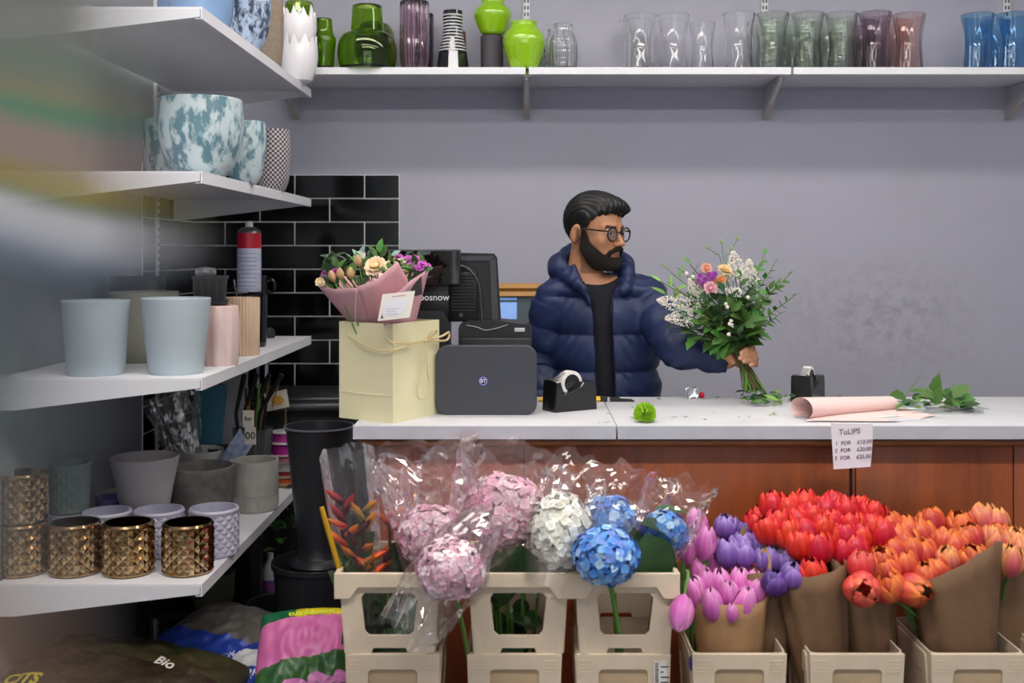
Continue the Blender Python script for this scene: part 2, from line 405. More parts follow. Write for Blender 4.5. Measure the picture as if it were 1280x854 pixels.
for d, w in ((4.27, 'in the tiled corner'), (2.97, 'at the near end of the left shelves')):
    upright('white slotted shelf upright on the left wall ' + w, (LEFT_X, d), 0, 2.9, 'x', 'left wall uprights')
# ------------------------------------------------------------------ vases and pots
def pxprof(pts, d, zb):
    """(half width px, y px) -> (radius, height over zb)"""
    return [(hw * d / F, max(PZ(y, d) - zb, 0)) for hw, y in pts]
def smooth_prof(p, n=6):
    q = bez([(r, 0, z) for r, z in p], n)
    return [(max(v.x, .001), v.z) for v in q]
def vessel(name, label, cat, xc, d, zb, pts, m, t=.004, seg=40, fn=None, group=None, sm=True, rim=None, n=6):
    """hollow turned vessel; the outline in pixels at depth d, standing on height zb"""
    pr = pxprof(pts, d, zb); pr[0] = (pr[0][0], 0)
    if sm: pr = smooth_prof(pr, n)
    top = pr[-1]; inner = [(max(r - t, .002), z) for r, z in pr if z > t * 1.5]
    prof = pr + [(top[0] - t * .5, top[1] + t * .3)] + inner[::-1] + [(inner[0][0] * .5, t)]
    mb = MB().lathe(prof, seg, fn, cap1=True)
    o = part(name, mb, m, None, angle=60); o.location = (PX(xc, d), d, zb)
    return tag(o, label, cat, group)
def glass(name, col, rough=.0):
    return mat(name, col, rough=rough, trans=1.0, ior=1.42, spec=.5)
gg = glass('green_glass', 'b3d84a'); go = glass('olive_glass', 'a9b96a'); gp = glass('plum_glass', 'e6cfde'); gc = glass('clear_glass', 'ffffff')
gs = glass('sage_glass', 'ecf3ea'); gm = glass('mauve_glass', 'd9ccd4'); gr = glass('rose_glass', 'f6e2de'); gb = glass('blue_glass', 'b4ddf8'); gd = glass('smoke_glass', '8d8691')
BZ = BS_T
vessel('glass_vase', 'tall green glass bottle vase behind the white eggshell pots', 'vase', 374, 4.58, BZ, [(24, 88), (27, 62), (25, 44), (19.5, 34), (19, 20), (17, 4)], gg)
vessel('glass_vase', 'small slim green glass bottle vase on the long shelf', 'vase', 405, 4.44, BZ, [(12, 85), (13.5, 66), (15, 50), (11.5, 40), (10, 24)], gg)
vessel('glass_vase', 'wide shouldered green glass bottle vase with broad neck', 'vase', 459, 4.46, BZ, [(34, 86), (37, 70), (36, 56), (31, 45), (22, 40), (20.5, 36), (18.5, 8)], gg)
vessel('glass_vase', 'round olive glass vase half hidden behind the wide green one', 'vase', 468, 4.67, BZ, [(15, 90), (24, 66), (25, 46), (20, 33), (14, 29)], go)
fl = lambda n, a, c=0: (lambda t, r, z: r * (1 + a * math.cos(n * t)))
vessel('fluted_vase', 'plum tinted fluted glass vase with rounded foot', 'vase', 518, 4.48, BZ, [(13, 87), (16.5, 80), (17.8, 66), (17.8, 40), (17.5, 3)], gp, fn=fl(16, .045), seg=96, t=.006)
vessel('fluted_vase', 'dark smoked glass vase hidden behind the plum fluted vase', 'vase', 529, 4.65, BZ, [(11.5, 90), (12.5, 60), (12.5, 18)], gd, fn=fl(16, .04), seg=96)
# striped vase
t = thing('striped_vase', 'black and white ringed vase with faceted base', 'vase', (PX(566, 4.48), 4.48, BZ))
s = 4.48 / F; blk = mat('gloss_black_ceramic', '101012', rough=.12, coat=.5); wht = mat('gloss_white_ceramic', 'd8d8dc', rough=.15)
zc = lambda y: PZ(y, 4.48) - BZ
def ring_r(y): return np.interp(y, [14, 22, 34, 48, 60, 66, 86], [12, 12.5, 11.6, 13.2, 16, 17.5, 20.5]) * s
ys = [66 - i for i in range(0, 53)]
part('neck', MB().lathe([(ring_r(y), zc(y)) for y in ys] + [(.01, zc(13)), (.012, zc(40))], 32), blk, t)
for y in (20, 24, 28, 32, 36, 40, 44, 48, 52, 56, 60, 64):
    part('ring', MB().lathe([(ring_r(y + .8), zc(y + .8)), (ring_r(y) + .0012, zc(y + .45)), (ring_r(y) + .0012, zc(y - .45)), (ring_r(y - .8), zc(y - .8))], 32, cap0=False), wht, t)
fb = MB(); prs = [(ring_r(86), 0), (ring_r(66), zc(66))]; n = 10
for k in range(n):
    a0, a1 = 2 * math.pi * (k + .15) / n, 2 * math.pi * (k + 1.15) / n
    q = [(prs[j][0] * math.cos(a), prs[j][0] * math.sin(a), prs[j][1]) for j, a in ((0, a0), (0, a1), (1, a1), (1, a0))]
    fb.add(q, [(0, 1, 2, 3)], 1 if k in (7,) else 0)
part('faceted_base', fb, [blk, wht], t, smooth=False)
vessel('wooden_vase', 'small brown vase tucked behind the ringed vase', 'vase', 574, 4.62, BZ, [(8, 88), (9, 70), (8, 40)], mat('brown_lacquer', '6b4230', rough=.4, var=.3))
lime = mat('lime_gloss_glass', '8fbf10', rough=.06, spec=.6, coat=1., sss=.15)
limep = lambda c, y0, y1, sc: [(12 * sc, y0), (17 * sc, y0 - 6), (24 * sc, y1 + (y0 - y1) * .46), (22 * sc, y1 + (y0 - y1) * .26), (15.5 * sc, y1 + (y0 - y1) * .1), (15 * sc, y1)]
rib = vessel('ribbed_pot', 'dark grey ribbed cylinder pot under a lime green vase', 'pot', 615, 4.58, BZ, [(13.2, 89), (14, 70), (14, 46)], mat('charcoal_ceramic', '4a444c', rough=.6), fn=fl(36, .015), seg=108, sm=False)
vessel('lime_vase', 'glossy lime green vase standing on the dark ribbed pot', 'vase', 616, 4.58, PZ(44.5, 4.58), limep(0, 45, 1, 1.0), lime)
vessel('lime_vase', 'glossy lime green vase at the front of the shelf by the upright', 'vase', 655, 4.46, BZ, limep(0, 87, 28, 1.1), lime)
vessel('lime_vase', 'lime green vase mostly hidden behind another lime vase', 'vase', 664, 4.65, BZ, limep(0, 90, 48, .72), lime)
vessel('glass_jar', 'clear ribbed glass jar beside the lime green vases', 'jar', 704, 4.47, BZ, [(16, 86), (17.5, 70), (16.5, 52), (12, 40), (11.5, 36), (12.2, 31)], gc, fn=fl(18, .03), seg=90)
vessel('glass_jar', 'clear ribbed glass jar standing behind its twin', 'jar', 696, 4.63, BZ, [(14, 88), (15, 72), (15.5, 55), (11, 44), (11.5, 38)], gc, fn=fl(18, .03), seg=90)
def hour(xc, top, m, label, d=4.48, k=1., fn=None, seg=40):
    b = 316 - (BZ - CZ) * F / d
    h = b - top
    vessel('hourglass_vase', label, 'vase', xc, d, BZ, [(17 * k, b), (16.4 * k, b - h * .15), (15.2 * k, b - h * .45), (16.5 * k, b - h * .72), (19.5 * k, b - h * .95), (20.3 * k, top)], m, fn=fn, seg=seg)
hour(801, 20, gc, 'clear flared glass vase beside an identical tall one'); hour(842, 20, gc, 'clear flared glass vase next to the short clear one')
hour(795, 27, gc, 'clear flared glass vase standing behind the first clear vase', 4.63); hour(878, 30, gc, 'short clear glass vase at the end of its row', k=.82)
twist = lambda t, r, z: r * (1 + .022 * math.cos(9 * t + z * 26))
hour(924, 18, gc, 'clear glass vase with twisted ribs', fn=twist, seg=72)
dia = lambda t, r, z: r * (1 + .018 * math.cos(20 * t + z * 180) * math.cos(20 * t - z * 180))
for x, w in ((966, 'diamond cut pale green glass vase next to the twisted clear vase'), (1010, 'diamond cut pale green glass vase between two of its kind'), (1052, 'diamond cut pale green glass vase beside the mauve one')):
    pts = [(17, 87), (16.4, 76), (15.2, 55), (16.8, 38), (19.5, 22), (20.3, 18)]
    vessel('hourglass_vase', w, 'vase', x, 4.48, BZ, pts, gs, fn=dia, seg=120, n=10)
for x, w in ((957, 'pale green vase half hidden behind the twisted clear vase'), (997, 'pale green vase half hidden behind the first diamond cut vases'), (1037, 'pale green vase half hidden behind the last diamond cut vase')):
    hour(x, 28, gs, w, 4.63, .95)
f14 = fl(14, .02)
hour(1094, 17, gm, 'mauve pressed glass vase with flared rim', fn=f14, seg=84); hour(1136, 19, gr, 'rose pink pressed glass vase with flared rim', fn=f14, seg=84)
hour(1080, 28, gm, 'mauve glass vase half hidden behind the others', 4.63, .9); hour(1122, 28, gr, 'rose glass vase half hidden behind the mauve one', 4.63, .9)
hour(1222, 19, gb, 'blue pressed glass vase with clear space beside it', fn=f14, seg=84); hour(1266, 18, gb, 'blue pressed glass vase by the last upright', fn=f14, seg=84)
hour(1244, 28, gb, 'blue glass vase seen between the two front blue vases', 4.63, .9)

# ---- topmost left shelf
Z1, Z2, Z3, Z4 = SZ
blueg = mat('sky_blue_glaze', '7f9fc4', rough=.12, var=.12, vscale=9, coat=.6)
vessel('glazed_pot', 'glossy sky blue glazed pot on the topmost shelf', 'pot', 252, 3.25, Z1, [(34, 37), (38, 20), (40, -10), (40, -60)], blueg)
vessel('glazed_pot', 'glossy blue pot further back on the topmost shelf', 'pot', 236, 3.72, Z1, [(34, 70), (37, 40), (38, 0), (38, -40)], blueg)
def mottle(name, a, b, vs=22, st=(1, 1, .5)): return mat(name, a, rough=.28, var=.9, vscale=vs, col2=b, stretch=st, coat=.3)
mot_d = mottle('mottled_dark_blue_glaze', 'b7c8de', '35455e', 40); mot_t = mottle('mottled_teal_glaze', 'b9c9cd', '5b7f8c', 34)
for m_ in (mot_d, mot_t):
    for nd in m_.node_tree.nodes:
        if nd.type == 'VALTORGB': nd.color_ramp.elements[0].position = .44; nd.color_ramp.elements[1].position = .54
vessel('mottled_pot', 'rounded blue mottled pot on the topmost shelf', 'pot', 309, 3.6, Z1, [(15, 64), (24, 48), (29, 20), (30, -10), (27, -45)], mot_d)
wov = mat('woven_beige_ceramic', 'a08e7d', rough=.75, bump=.5, bscale=420, var=.35, vscale=170)
vessel('woven_pot', 'beige woven textured pot on the topmost shelf', 'pot', 335, 3.88, Z1, [(16, 84), (18.5, 60), (19, 30), (18.5, -20)], wov, fn=lambda t, r, z: r * (1 + .012 * math.cos(46 * t) * math.cos(z * 700)), seg=140, n=14)
eggm = mat('white_eggshell_ceramic', 'e2e0e3', rough=.18, spec=.5, coat=.4)
def egg(xc, d, zb, hw, h, label):
    r0 = hw * d / F; H = h * d / F; rr = random.Random(label); n = 44
    pk = [rr.uniform(.82, 1.0) if (k // 2) % 2 == 0 else rr.uniform(.7, .8) for k in range(n)]
    prof = [(.5, 0), (.68, .04), (.9, .25), (1., .5), (.98, .68)]
    mb = MB(); v = []; f = []
    for io in (0, 1):
        for r, z in prof:
            for k in range(n):
                a = 2 * math.pi * k / n; q = r * r0 - io * .005
                v.append((q * math.cos(a), q * math.sin(a), max(z * H, io * .005)))
        for k in range(n):
            a = 2 * math.pi * k / n; q = .93 * r0 - io * .005
            top = pk[k]; v.append((q * math.cos(a), q * math.sin(a), top * H))
    m = len(prof) + 1
    for io in (0, 1):
        for j in range(m - 1):
            for k in range(n):
                a = (io * m + j) * n + k; b = (io * m + j) * n + (k + 1) % n
                f.append((a, b, b + n, a + n) if io == 0 else (a + n, b + n, b, a))
    for k in range(n):
        a = (m - 1) * n + k; b = (m - 1) * n + (k + 1) % n; f.append((a, b, b + m * n, a + m * n))
    f.append(tuple(range(n - 1, -1, -1))); f.append(tuple(m * n + k for k in range(n)))
    mb.add(v, f); o = part('eggshell_pot', mb, eggm, angle=35); o.location = (PX(xc, d), d, zb)
    tag(o, label, 'pot', 'white eggshell pots')
ed = 4.27
egg(374, ed, Z1, 23.5, 62, 'white cracked eggshell pot standing on the shelf'); egg(374, ed, Z1 + 40 * ed / F, 22, 56, 'white cracked eggshell pot stacked in another one')

# ---- second left shelf
vessel('mottled_bowl', 'large round teal mottled bowl on the left shelf', 'bowl', 251, 3.2, Z2, [(27, 222), (40, 208), (50, 180), (52.5, 155), (51, 132), (50.5, 125)], mot_t, t=.006)
vessel('mottled_bowl', 'smaller teal mottled bowl behind the large one', 'bowl', 306, 3.48, Z2, [(15, 230), (21, 217), (25.5, 190), (26, 168), (25, 153)], mot_t)
vessel('mottled_bowl', 'teal mottled bowl at the back against the wall', 'bowl', 206, 3.75, Z2, [(15, 236), (22, 222), (26, 195), (26, 170), (25, 150)], mot_t)
def checker_pot(xc, d, zb):
    pr = smooth_prof([(14 * d / F, 0), (19 * d / F, .035), (21.5 * d / F, .1), (22 * d / F, .15), (20.5 * d / F, .215)], 6)
    mb = MB(); seg = 44; v = []
    for r, z in pr:
        for k in range(seg): v.append((r * math.cos(2 * math.pi * k / seg), r * math.sin(2 * math.pi * k / seg), z))
    rows = 26; H = pr[-1][1]
    zr = [(float(np.interp(H * j / rows, [p[1] for p in pr], [p[0] for p in pr])), H * j / rows) for j in range(rows + 1)]
    for j in range(rows):
        for k in range(seg):
            a0, a1 = 2 * math.pi * k / seg, 2 * math.pi * (k + 1) / seg
            mb.add([(zr[j][0] * math.cos(a0), zr[j][0] * math.sin(a0), zr[j][1]), (zr[j][0] * math.cos(a1), zr[j][0] * math.sin(a1), zr[j][1]),
                    (zr[j + 1][0] * math.cos(a1), zr[j + 1][0] * math.sin(a1), zr[j + 1][1]), (zr[j + 1][0] * math.cos(a0), zr[j + 1][0] * math.sin(a0), zr[j + 1][1])], [(0, 1, 2, 3)], (j + k) % 2)
    mb.lathe([(zr[-1][0], H), (zr[-1][0] - .004, H), (zr[0][0], .006)], seg, cap0=False, cap1=True)
    mb.add([(zr[0][0] * math.cos(2 * math.pi * k / seg), zr[0][0] * math.sin(2 * math.pi * k / seg), 0) for k in range(seg)], [tuple(range(seg - 1, -1, -1))])
    o = part('checked_pot', mb, [mat('check_dark', '3a363d', rough=.5), mat('check_pale', 'b9b2b4', rough=.5)], smooth=False); o.location = (PX(xc, d), d, zb)
    tag(o, 'black and white chequered rounded pot at the shelf end', 'pot')
checker_pot(341.5, 3.92, Z2)

# ---- third left shelf
pale = mat('pale_blue_matt_ceramic', 'a9b6bd', rough=.55, var=.04, vscale=20)
vessel('tapered_pot', 'pale blue matt tapered pot beside the pink pot', 'pot', 220, 3.08, Z3, [(32, 468), (33.5, 462), (42.5, 373)], pale, sm=False, t=.006)
vessel('tapered_pot', 'pale blue matt tapered pot further along the shelf', 'pot', 120, 3.05, Z3, [(33, 471), (34.5, 465), (41, 376)], pale, sm=False, t=.006)
vessel('tapered_pot', 'olive grey tapered pot behind the pale blue pots', 'pot', 180, 3.42, Z3, [(34, 455), (36, 445), (42, 365)], mat('olive_ceramic', '86877a', rough=.6, var=.06), sm=False, t=.006)
vessel('faceted_pot', 'pink washed pot with soft vertical facets', 'pot', 276, 3.3, Z3, [(16, 461), (20, 458), (22.5, 430), (22.5, 400), (20.5, 382)], mat('pink_washed_ceramic', 'dcc8c4', rough=.5, var=.5, vscale=16, col2='c79f9b', stretch=(1, 1, .25)), fn=fl(8, .035), seg=64)
vessel('ribbed_pot', 'sand coloured ribbed pot beside the pink one', 'pot', 303.5, 3.62, Z3, [(19.5, 447), (20, 440), (20.5, 372)], mat('sand_ceramic', 'c2a88f', rough=.7, var=.12), fn=fl(34, .028), seg=136, sm=False)
vessel('gloss_pot', 'glossy black pot behind the sand ribbed pot', 'pot', 317, 3.95, Z3, [(15, 437), (16, 428), (17.5, 369)], blk, sm=False)
# square black pot stacked on the pink pot
sq = thing('square_pot', 'square black ridged pot stacked on the pink pot', 'pot', (PX(263, 3.3), 3.3, Z3 + PZ(382, 3.3) - PZ(460, 3.3)), R(12))
dkp = mat('black_plastic', '17171a', rough=.35)
def ring_sq(w, z): return [(w * sx, w * sy, z) for sx, sy in ((-1, -1), (1, -1), (1, 1), (-1, 1))]
def loft(mb, rings, cap0=True, cap1=True, mi=0, mx=None):
    n = len(rings[0]); v = [p for r in rings for p in r]; f = []
    for j in range(len(rings) - 1):
        for k in range(n): f.append((j * n + k, j * n + (k + 1) % n, (j + 1) * n + (k + 1) % n, (j + 1) * n + k))
    if cap0: f.append(tuple(range(n - 1, -1, -1)))
    if cap1: f.append(tuple((len(rings) - 1) * n + k for k in range(n)))
    return mb.add(v, f, mi, mx)
part('shell', loft(MB(), [ring_sq(.042, 0), ring_sq(.046, .07), ring_sq(.05, .07), ring_sq(.05, .08), ring_sq(.044, .08), ring_sq(.04, .01)]), dkp, sq, smooth=False)
part('base_rim', loft(MB(), [ring_sq(.05, -.003), ring_sq(.05, .006)]), dkp, sq, smooth=False)
for i in range(5):
    part('rib', MB().box((-.046 + i * .021, -.0475, .006), (-.040 + i * .021, -.043, .07)), dkp, sq, smooth=False)
gj = part('glass_dish', MB().lathe([(.029, 0), (.031, .006), (.03, .02), (.012, .024)], 28, cap1=True), film('lid_glass', 'e8eeee', .1, rim=.6)); gj.location = (PX(257, 3.3), 3.3, sq.location.z + .081); tag(gj, 'small clear glass dish upturned on the square black pot', 'dish')
vessel('black_pot', 'low black pot at the wall behind the olive pot', 'pot', 172, 3.72, Z3, [(30, 445), (33, 420), (34, 346)], dkp, sm=False)
# spray can
can = thing('spray_can', 'red and white spray paint can standing on the black pot', 'spray can', (PX(311.5, 3.95), 3.95, Z3 + PZ(369, 3.95) - PZ(437, 3.95) + .002))
k = 3.95 / F; cz = lambda y: (370 - y) * k
part('body', MB().lathe([(14 * k, 0), (14.8 * k, .003), (14.8 * k, cz(316))], 32), mat('can_white_print', 'ccd2e2', rough=.3, var=.35, vscale=120, col2='aab2cc', stretch=(.1, .1, 1)), can)
part('red_band', MB().lathe([(14.85 * k, cz(316)), (14.85 * k, cz(297))], 32, cap0=False), mat('can_red', 'b2142c', rough=.3), can)
part('shoulder', MB().lathe([(14.8 * k, cz(297)), (14 * k, cz(294)), (9 * k, cz(290)), (5.5 * k, cz(289))], 32, cap0=False, cap1=True), mat('can_metal', '77797a', rough=.3, metal=.9), can)
part('nozzle', MB().lathe([(5 * k, cz(289)), (4.6 * k, cz(285)), (3.2 * k, cz(282))], 20, cap1=True), mat('white_plastic', 'd9d9da', rough=.4), can)
for i, y in enumerate(range(322, 366, 5)):
    part('print_line', MB().grid(lambda u, v: ((14.95 * k) * math.cos(-2.5 + u * 1.8), (14.95 * k) * math.sin(-2.5 + u * 1.8), cz(y + v * 1.2)), 12, 1), mat('print_grey', '8f96b4', rough=.5), can)
# mug hanging behind the can, puck by the black pot
mug = thing('mug', 'black glossy mug behind the spray can', 'mug', (PX(322, 4.25), 4.25, Z3))
part('cup', MB().lathe([(.03, 0), (.034, .004), (.036, .075), (.036, .245), (.033, .245), (.031, .01)], 32, cap1=True), blk, mug)
part('handle', MB().tube(bez([(.034, 0, .225), (.055, 0, .23), (.064, 0, .205), (.055, 0, .18), (.034, 0, .185)], 5), .006, 8), blk, mug)
o = part('sanding_puck', MB().lathe([(.028, 0), (.03, .006), (.03, .028), (.02, .04)], 24, cap1=True), mat('rubber_black', '202024', rough=.6)); o.location = (PX(334, 4.35), 4.35, Z3); tag(o, 'small black rubber puck at the shelf end', 'puck')

# ---- lowest left shelf: quilted pots
def diamond_geo(rad, H, n, rows, amp, t=.006, taper=1.):
    mb = MB(); dz = H * .86 / rows; z0 = H * .06
    A = lambda k, i: ((i + .5 * (k % 2)) * 2 * math.pi / n, z0 + k * dz)
    rz = lambda z: rad * (1 + (taper - 1) * z / H)
    def pt(a, z, e=0): r = rz(z) + e; return (r * math.cos(a), r * math.sin(a), z)
    for kk in range(-1, rows):
        for i in range(n):
            sft = kk % 2
            a = (i + .5 * sft) * 2 * math.pi / n; w = math.pi / n
            zb, zm, zt = z0 + kk * dz, z0 + (kk + 1) * dz, z0 + (kk + 2) * dz
            if kk == -1: q = [pt(a + w, zm), pt(a, zt), pt(a - w, zm)]; c = pt(a, zm, amp * .8); mb.add(q + [c], [(0, 1, 3), (1, 2, 3)]); continue
            if kk == rows - 1: q = [pt(a - w, zm), pt(a, zb), pt(a + w, zm)]; c = pt(a, zm, amp * .8); mb.add(q + [c], [(0, 1, 3), (1, 2, 3)]); continue
            q = [pt(a, zb), pt(a + w, zm), pt(a, zt), pt(a - w, zm)]; c = pt(a, zm, amp)
            mb.add(q + [c], [(0, 1, 4), (1, 2, 4), (2, 3, 4), (3, 0, 4)])
    top = z0 + rows * dz
    mb.lathe([(rz(0) * .93, 0), (rz(0) + amp * .3, z0 * .5), (rz(0) + amp * .5, z0)], 40)
    mb.lathe([(rz(top) + amp * .5, top), (rz(H) + amp * .7, top + (H - top) * .5), (rz(H), H), (rz(H) - t, H), (rz(H) - t, H * .5), (rz(0) - t, t)], 40, cap0=False, cap1=True)
    return mb
gold = mat('gold_lustre', 'c8ac84', rough=.12, metal=1., var=.5, vscale=30, col2='8f7048'); lav = mat('lavender_ceramic', 'b4b3c6', rough=.35, var=.06); teal = mat('teal_matt_ceramic', '8f9f9e', rough=.6, var=.1)
def dpot(name, label, xc, d, zb, hw, ytop, m, n=15, rows=9, amp=.0055, group=None, taper=1.):
    H = PZ(ytop, d) - zb
    o = part(name, diamond_geo(hw * d / F - amp, H, n, rows, amp, taper=taper), m, angle=14, smooth=True); o.location = (PX(xc, d), d, zb)
    tag(o, label, 'pot', group); return H
dpot('gold_pot', 'gold diamond quilted pot at the shelf corner', 235, 3.07, Z4, 32.5, 652, gold, group='gold pots')
dpot('gold_pot', 'gold diamond quilted pot next to the corner one', 160.5, 3.06, Z4, 32.5, 652, gold, group='gold pots')
dpot('gold_pot', 'gold diamond quilted pot third from the shelf corner', 94, 3.06, Z4, 32, 652, gold, group='gold pots')
gh = dpot('gold_pot', 'gold diamond quilted pot carrying another gold pot', 28, 3.06, Z4, 32, 652, gold, group='gold pots')
dpot('gold_pot', 'gold diamond quilted pot stacked on top of another', 28, 3.06, Z4 + gh, 31, 590, gold, rows=8, group='gold pots')
dpot('quilted_pot', 'lavender diamond quilted pot behind the corner gold pot', 267.5, 3.25, Z4, 31.5, 634, lav, 15, 9, .005, 'lavender pots')
dpot('quilted_pot', 'lavender diamond quilted pot behind the second gold pot', 199, 3.25, Z4, 31.5, 636, lav, 15, 9, .005, 'lavender pots')
dpot('quilted_pot', 'lavender quilted pot behind the third gold pot', 134, 3.25, Z4, 31, 638, lav, 15, 9, .005, 'lavender pots')
lh = dpot('quilted_pot', 'lavender quilted pot under the tall teal pot', 86, 3.36, Z4, 26, 640, lav, 15, 9, .005, 'lavender pots')
dpot('quilted_pot', 'tall teal quilted pot stacked behind the gold pots', 88, 3.36, Z4 + lh, 23, 578, teal, 12, 7, .004, taper=1.12)
conc = mat('concrete', 'b9b6b0', rough=.85, var=.35, vscale=18, bump=.08, bscale=80, col2='a09d98'); concd = mat('dark_concrete', '7e7b78', rough=.85, var=.4, vscale=12, col2='55534f', bump=.1)
t = thing('concrete_pot', 'light concrete cylinder pot with a ribbed band at its foot', 'pot', (PX(318, 3.82), 3.82, Z4)); k = 3.82 / F
part('shell', MB().lathe([(28 * k, 0), (29.3 * k, .006), (29.3 * k, 20 * k), (29.8 * k, 20.5 * k), (29.8 * k, 62 * k), (27 * k, 62 * k), (26 * k, .015)], 48, cap1=True), conc, t)
part('ribbed_band', MB().lathe([(29.4 * k, 2 * k), (29.6 * k, 19 * k)], 160, fn=lambda a, r, z: r * (1 + .01 * math.cos(80 * a)), cap0=False), conc, t)
vessel('concrete_pot', 'dark grey concrete pot beside the light one', 'pot', 251.5, 3.66, Z4, [(34, 652), (37, 647), (41, 583)], concd, sm=False, t=.012)
vessel('conical_pot', 'lilac grey conical pot with flared rim', 'pot', 181, 3.50, Z4, [(23, 668), (25, 662), (35, 605), (42, 571)], mat('lilac_grey_ceramic', 'b0abaf', rough=.6, var=.06), sm=False, t=.008)
vessel('white_bowl', 'white shallow pot behind the lavender pots', 'bowl', 132, 3.82, Z4, [(17, 638), (24, 628), (27, 606)], mat('white_ceramic', 'b9babd', rough=.4), sm=False)
vessel('purple_bowl', 'glossy purple pot among the lavender pots', 'bowl', 140, 3.52, Z4, [(15, 664), (17, 650), (20, 621)], mat('purple_glaze', '6f6ba8', rough=.12, var=.2), sm=False)
vessel('white_tub', 'off white tub holding clear plastic sleeves', 'tub', 248, 4.0, Z4, [(27, 620), (29, 600), (31.5, 562)], mat('offwhite_plastic', 'cbcac6', rough=.5, var=.1), sm=False)
# ------------------------------------------------------------------ things on the counter
def on_counter(x, y):
    """point of the worktop seen at pixel x, y"""
    d = (CZ - CT) * F / (y - CY)
    return Vector((PX(x, d), d, CT))
# gift bag, one corner to the front
cC, cL, cR = on_counter(491, 530), on_counter(424, 522), on_counter(549, 517)
cream = mat('cream_paper', 'e2dcb4', rough=.7, var=.04, vscale=10); cream_in = mat('cream_paper_inside', 'cfc8a2', rough=.8)
bag = thing('gift_bag', 'cream paper carrier bag tied with a twine bow', 'bag', (cC.x, cC.y, CT))
H = PZ(405, cC.y) - CT; a = cL - cC; b = cR - cC; up = Vector((0, 0, H)); tpr = .985
def quad_sheet(p, q, n=6, bulge=0., nrm=None, crease=None):
    """vertical panel from base edge p-q up to H, with a slight bulge"""
    def fn(u, v):
        w = p.lerp(q, u) + up * v
        if nrm is not None: w = w + nrm * bulge * math.sin(math.pi * u) * math.sin(math.pi * v)
        return w
    return fn
nl = Vector((a.y, -a.x, 0)).normalized(); nl = nl if nl.y < 0 else -nl
nr = Vector((b.y, -b.x, 0)).normalized(); nr = nr if nr.y < 0 else -nr
Z0 = Vector((0, 0, 0))
part('side_panel', MB().grid(quad_sheet(Z0, a, bulge=-.006, nrm=nl), 8, 8), cream, bag)
# gusset side with inverted triangular crease
def gus(u, v):
    w = Z0.lerp(b, u) + up * v
    e = .012 * (1 - abs(2 * u - 1)) * min(1, max(0, (v - .45 * (1 - abs(2 * u - 1))) * 4)) if v > .02 else 0
    return w - nr * e
part('gusset_panel', MB().grid(gus, 10, 16), cream, bag, angle=12)
part('side_panel', MB().grid(quad_sheet(b, a + b), 4, 4), cream_in, bag); part('gusset_panel', MB().grid(quad_sheet(a, a + b), 4, 4), cream_in, bag)
part('bottom_panel', MB().add([Z0, a, a + b, b], [(0, 1, 2, 3)]), cream, bag, smooth=False)
part('base_fold', MB().add([a * .0 + up * .275 + nl * .0012, a + up * .275 + nl * .0012, a + up * .285 + nl * .0012, up * .285 + nl * .0012], [(0, 1, 2, 3)]), mat('cream_fold', 'f0ebcb', rough=.7), bag, smooth=False)
twine = mat('cream_twine', 'd8c390', rough=.7, bump=.3, bscale=700)
h1 = a * .82 + up * .87 + nl * .002; h2 = a * .12 + up * .86 + nl * .002
knot = b * .62 + up * .80 + nr * .012
part('handle_cord', MB().tube(bez([h1, a * .6 + up * .80 + nl * .008, a * .25 + up * .735 + nl * .01, b * .02 + up * .74 + (nl + nr) * .008, b * .3 + up * .775 + nr * .01, knot], 8), .0022, 6), twine, bag)
part('handle_cord', MB().tube(bez([h2, up * .815 + (nl + nr) * .006, b * .3 + up * .79 + nr * .01, knot], 8), .0022, 6), twine, bag)
part('bow_knot', MB().ball(knot, (.007, .006, .006)), twine, bag)
part('bow_loop', MB().tube(bez([knot, knot + b * .18 + up * .085 + nr * .01, knot + b * .05 + up * .1 + nr * .014, knot], 8), .0025, 6), twine, bag)
part('bow_loop', MB().tube(bez([knot, knot + b * .3 + up * .03 + nr * .008, knot + b * .48 + up * .06 + nr * .006, knot + b * .42 - up * .02 + nr * .006, knot], 8), .0032, 6), twine, bag)
part('bow_tail', MB().tube(bez([knot, knot - b * .05 - up * .2 + nr * .004, knot - b * .2 - up * .5 + nr * .002, knot - b * .1 - up * .6 + nr * .002, knot + b * .08 - up * .53 + nr * .002, knot - up * .3 + nr * .004, knot + b * .02], 8), .002, 6), twine, bag)

# router-like black box with round emblem
dR = on_counter(600, 519).y; k = dR / F
hub = thing('router', 'charcoal box shaped router with round blue ringed emblem', 'router', (PX(608, dR), dR, CT)); charc = mat('charcoal_plastic', '3d4047', rough=.42, var=.06, vscale=60, bump=.03, bscale=900)
w, h = 61.5 * k, 85.5 * k
out = rrect(-w, .002, w, h, .03, 6); out = [(x, y) if not (y < .03 and x > 0) else (x, y) for x, y in out]
v, f = plate([out], .005, .004); part('front_shell', MB().add(v, f, mx=Matrix.Translation((0, .009, 0)) @ FRONT), charc, hub, angle=30)
v, f = plate([rrect(-w + .006, .004, w - .006, h - .008, .028, 6)], .035, .004); part('rear_shell', MB().add(v, f, mx=Matrix.Translation((0, .056, 0)) @ FRONT), mat('black_case', '1b1c1f', rough=.4), hub, angle=30)
ec = (-4 * k, (519 - 476.5) * k)
def disc(r, y, n=28): return MB().add([(ec[0] + r * math.cos(2 * math.pi * i / n), y, ec[1] + r * math.sin(2 * math.pi * i / n)) for i in range(n)], [tuple(range(n))])
em = part('emblem', disc(5.6 * k, -.0006), mat('emblem_blue', '3a3fd0', rough=.4), hub, smooth=False, label='round blue emblem reading BT')
part('emblem_ring', disc(4.9 * k, -.0009), mat('emblem_pale', 'c8caf0', rough=.4), em, smooth=False); part('emblem_centre', disc(4.3 * k, -.0012), mat('emblem_navy', '1d1f3c', rough=.4), em, smooth=False)
